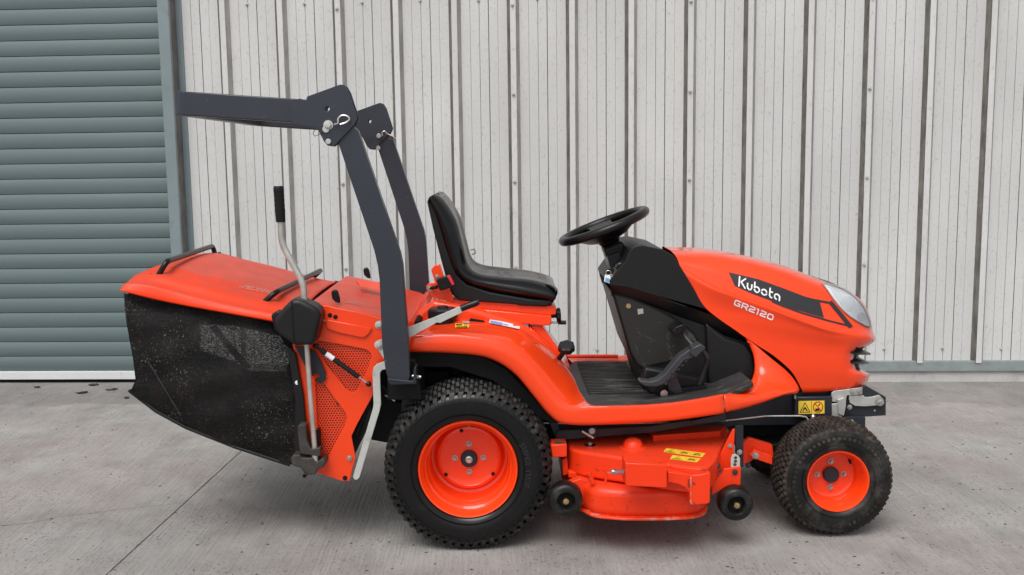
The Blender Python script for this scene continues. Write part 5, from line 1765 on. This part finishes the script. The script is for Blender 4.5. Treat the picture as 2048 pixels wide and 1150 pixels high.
lathe('frame_hole', [(.009, 0), (.009, -.0012), (.0003, -.0012)], 16, U(690, 956, 3.6545), M['chassis'], fr_p)
plate('frame_trim', [(584, 704), (590, 706), (606, 790), (612, 852), (608, 860), (600, 800)], 3.63, 3.654, M['plastic'], T, .003)
plate('bag_trim', [(570, 690), (586, 700), (600, 770), (612, 870), (604, 905), (588, 905), (590, 800), (578, 720)], 3.640, 3.66, M['plastic'], collector, .004)
lathe('trim_button', [(.0085, 0), (.0085, -.005), (.006, -.007), (.0003, -.007)], 16, U(595, 765, 3.638), M['decal_white'], collector)
plate('shroud_catch', [(662, 586), (664, 581), (670, 579), (675, 582), (679, 596), (680, 607), (671, 605), (664, 598)], 3.722, 3.742, M['plastic_smooth'], T, .006, 4)
plate('shroud_catch', [(726, 541), (728, 536), (733, 535), (737, 538), (740, 549), (741, 558), (734, 556), (728, 551)], 4.43, 4.45, M['plastic_smooth'], T, .006, 4)
# hook, strut and levers
plate('latch_hook', [(588, 690), (630, 702), (641, 722), (652, 747), (651, 760), (645, 766), (638, 767), (632, 760), (633, 755), (639, 754), (638, 748), (631, 747), (624, 753), (608, 728)], 3.640, 3.6465, M['black_paint'], T, .0015)
s0, s1 = U(631, 692, 3.618), U(737, 768, 3.618)
st = tube('gas_strut', [s0.lerp(s1, .10), s0.lerp(s1, .82)], .0095, M['plastic_smooth'], T, 14)
tube('strut_rod', [s0.lerp(s1, .80), s0.lerp(s1, .97)], .0042, M['zinc'], st, 10)
tube('strut_label', [s0.lerp(s1, .20), s0.lerp(s1, .34)], .0098, M['decal_white'], st, 14)
for p in (s0, s1):
    lathe('strut_ball', [(.0003, -.010), (.008, -.008), (.011, 0), (.008, .008), (.004, .03)], 14, p, M['plastic_smooth'], st, smooth=60)
tube('strut_neck', [s0, s0.lerp(s1, .12)], .006, M['plastic_smooth'], st, 10)
plate('drop_arm', [(745, 745), (747, 735), (754, 728), (774, 721), (774, 738), (764, 740), (760, 746), (762, 808), (759, 822), (719, 955), (714, 960), (708, 959), (706, 953), (746, 816), (747, 808)], 3.612, 3.620, M['white_steel'], T, .0015)
plate('drop_arm', [(750, 690), (752, 683), (758, 680), (776, 676), (776, 722), (770, 722), (756, 699)], 3.604, 3.612, M['white_steel'], T, .0015)
tube('frame_stay', [U(744, 795, 3.70), U(712, 870, 3.70)], .008, M['plastic'], T, 8)
# tall collector lever
Lv = 3.600
lever = tube('collector_lever', bend([U(562, 440, Lv), U(563.5, 487, Lv), U(608, 569, Lv), U(608.5, 615, Lv)], .035, 7), .0122, M['bare_tube'], T, 14)
tube('collector_lever', [U(613, 686, Lv), U(620, 780, Lv), U(630, 905, Lv)], .0098, M['bare_tube'], T, 14)
gp = [U(557 + 4.5 * i / 15, 372 + 72 * i / 15, Lv) for i in range(16)]
gr = [.0165, .0195, .0192, .0185] + [.0190, .0176, .0190, .0176, .0190, .0176, .0190, .0182] + [.0180, .0178, .0176, .0168]
tube('lever_grip', gp, gr, M['plastic_smooth'], lever, 16)
lb = [(547, 647), (550, 636), (566, 616), (579, 603), (590, 599), (600, 600), (628, 613), (636, 620), (641, 631), (640, 640), (631, 680), (628, 688), (620, 691), (592, 691), (585, 689), (560, 672), (550, 661)]
bx_ = plate('lever_cover', lb, 3.545, 3.655, M['plastic'], T, .016, 5)
plate('cover_seam', [(582, 604), (585, 603), (590, 688), (586, 687)], 3.5435, 3.548, M['chassis'], bx_, .001)
plate('lever_boot', [(541, 630), (556, 620), (566, 626), (556, 668), (548, 660)], 3.62, 3.66, M['plastic_smooth'], T, .008, 3)
plate('lever_catch', [(595, 853), (600, 849), (611, 851), (613, 880), (621, 899), (640, 896), (641, 909), (638, 913), (602, 908), (598, 895)], 3.585, 3.64, M['rust_steel'], T, .003)
plate('lever_catch', [(632, 860), (638, 860), (639, 905), (633, 905)], 3.61, 3.65, M['chassis'], T, .002)
plate('lever_clamp', [(581, 918), (586, 910), (600, 910), (602, 916), (626, 916), (634, 926), (640, 920), (646, 916), (651, 924), (648, 934), (636, 938), (630, 950), (612, 950), (600, 936), (584, 932)], 3.585, 3.66, M['rust_steel'], T, .005, 3)
lathe('clamp_pipe', [(.009, .03), (.009, -.03), (.006, -.03), (.006, .0), (.0003, .0)], 14, U(612, 947, 3.60), M['rust_steel'], T)
tube('lever_foot', [U(629, 900, Lv), U(631, 925, Lv)], .012, M['bare_tube'], T, 8)
gq = [U(712, 566, 4.2), U(722, 573, 4.12), U(772, 583, 4.12), U(772, 573, 4.2)]
make('grab_lip', gq + [p + Vector((0, .004, .016)) for p in (gq[0], gq[3])], [(0, 1, 2, 3), (1, 2, 5, 4), (0, 1, 4), (3, 2, 5), (0, 3, 5, 4)], M['orange'], shroud, 30, .002)
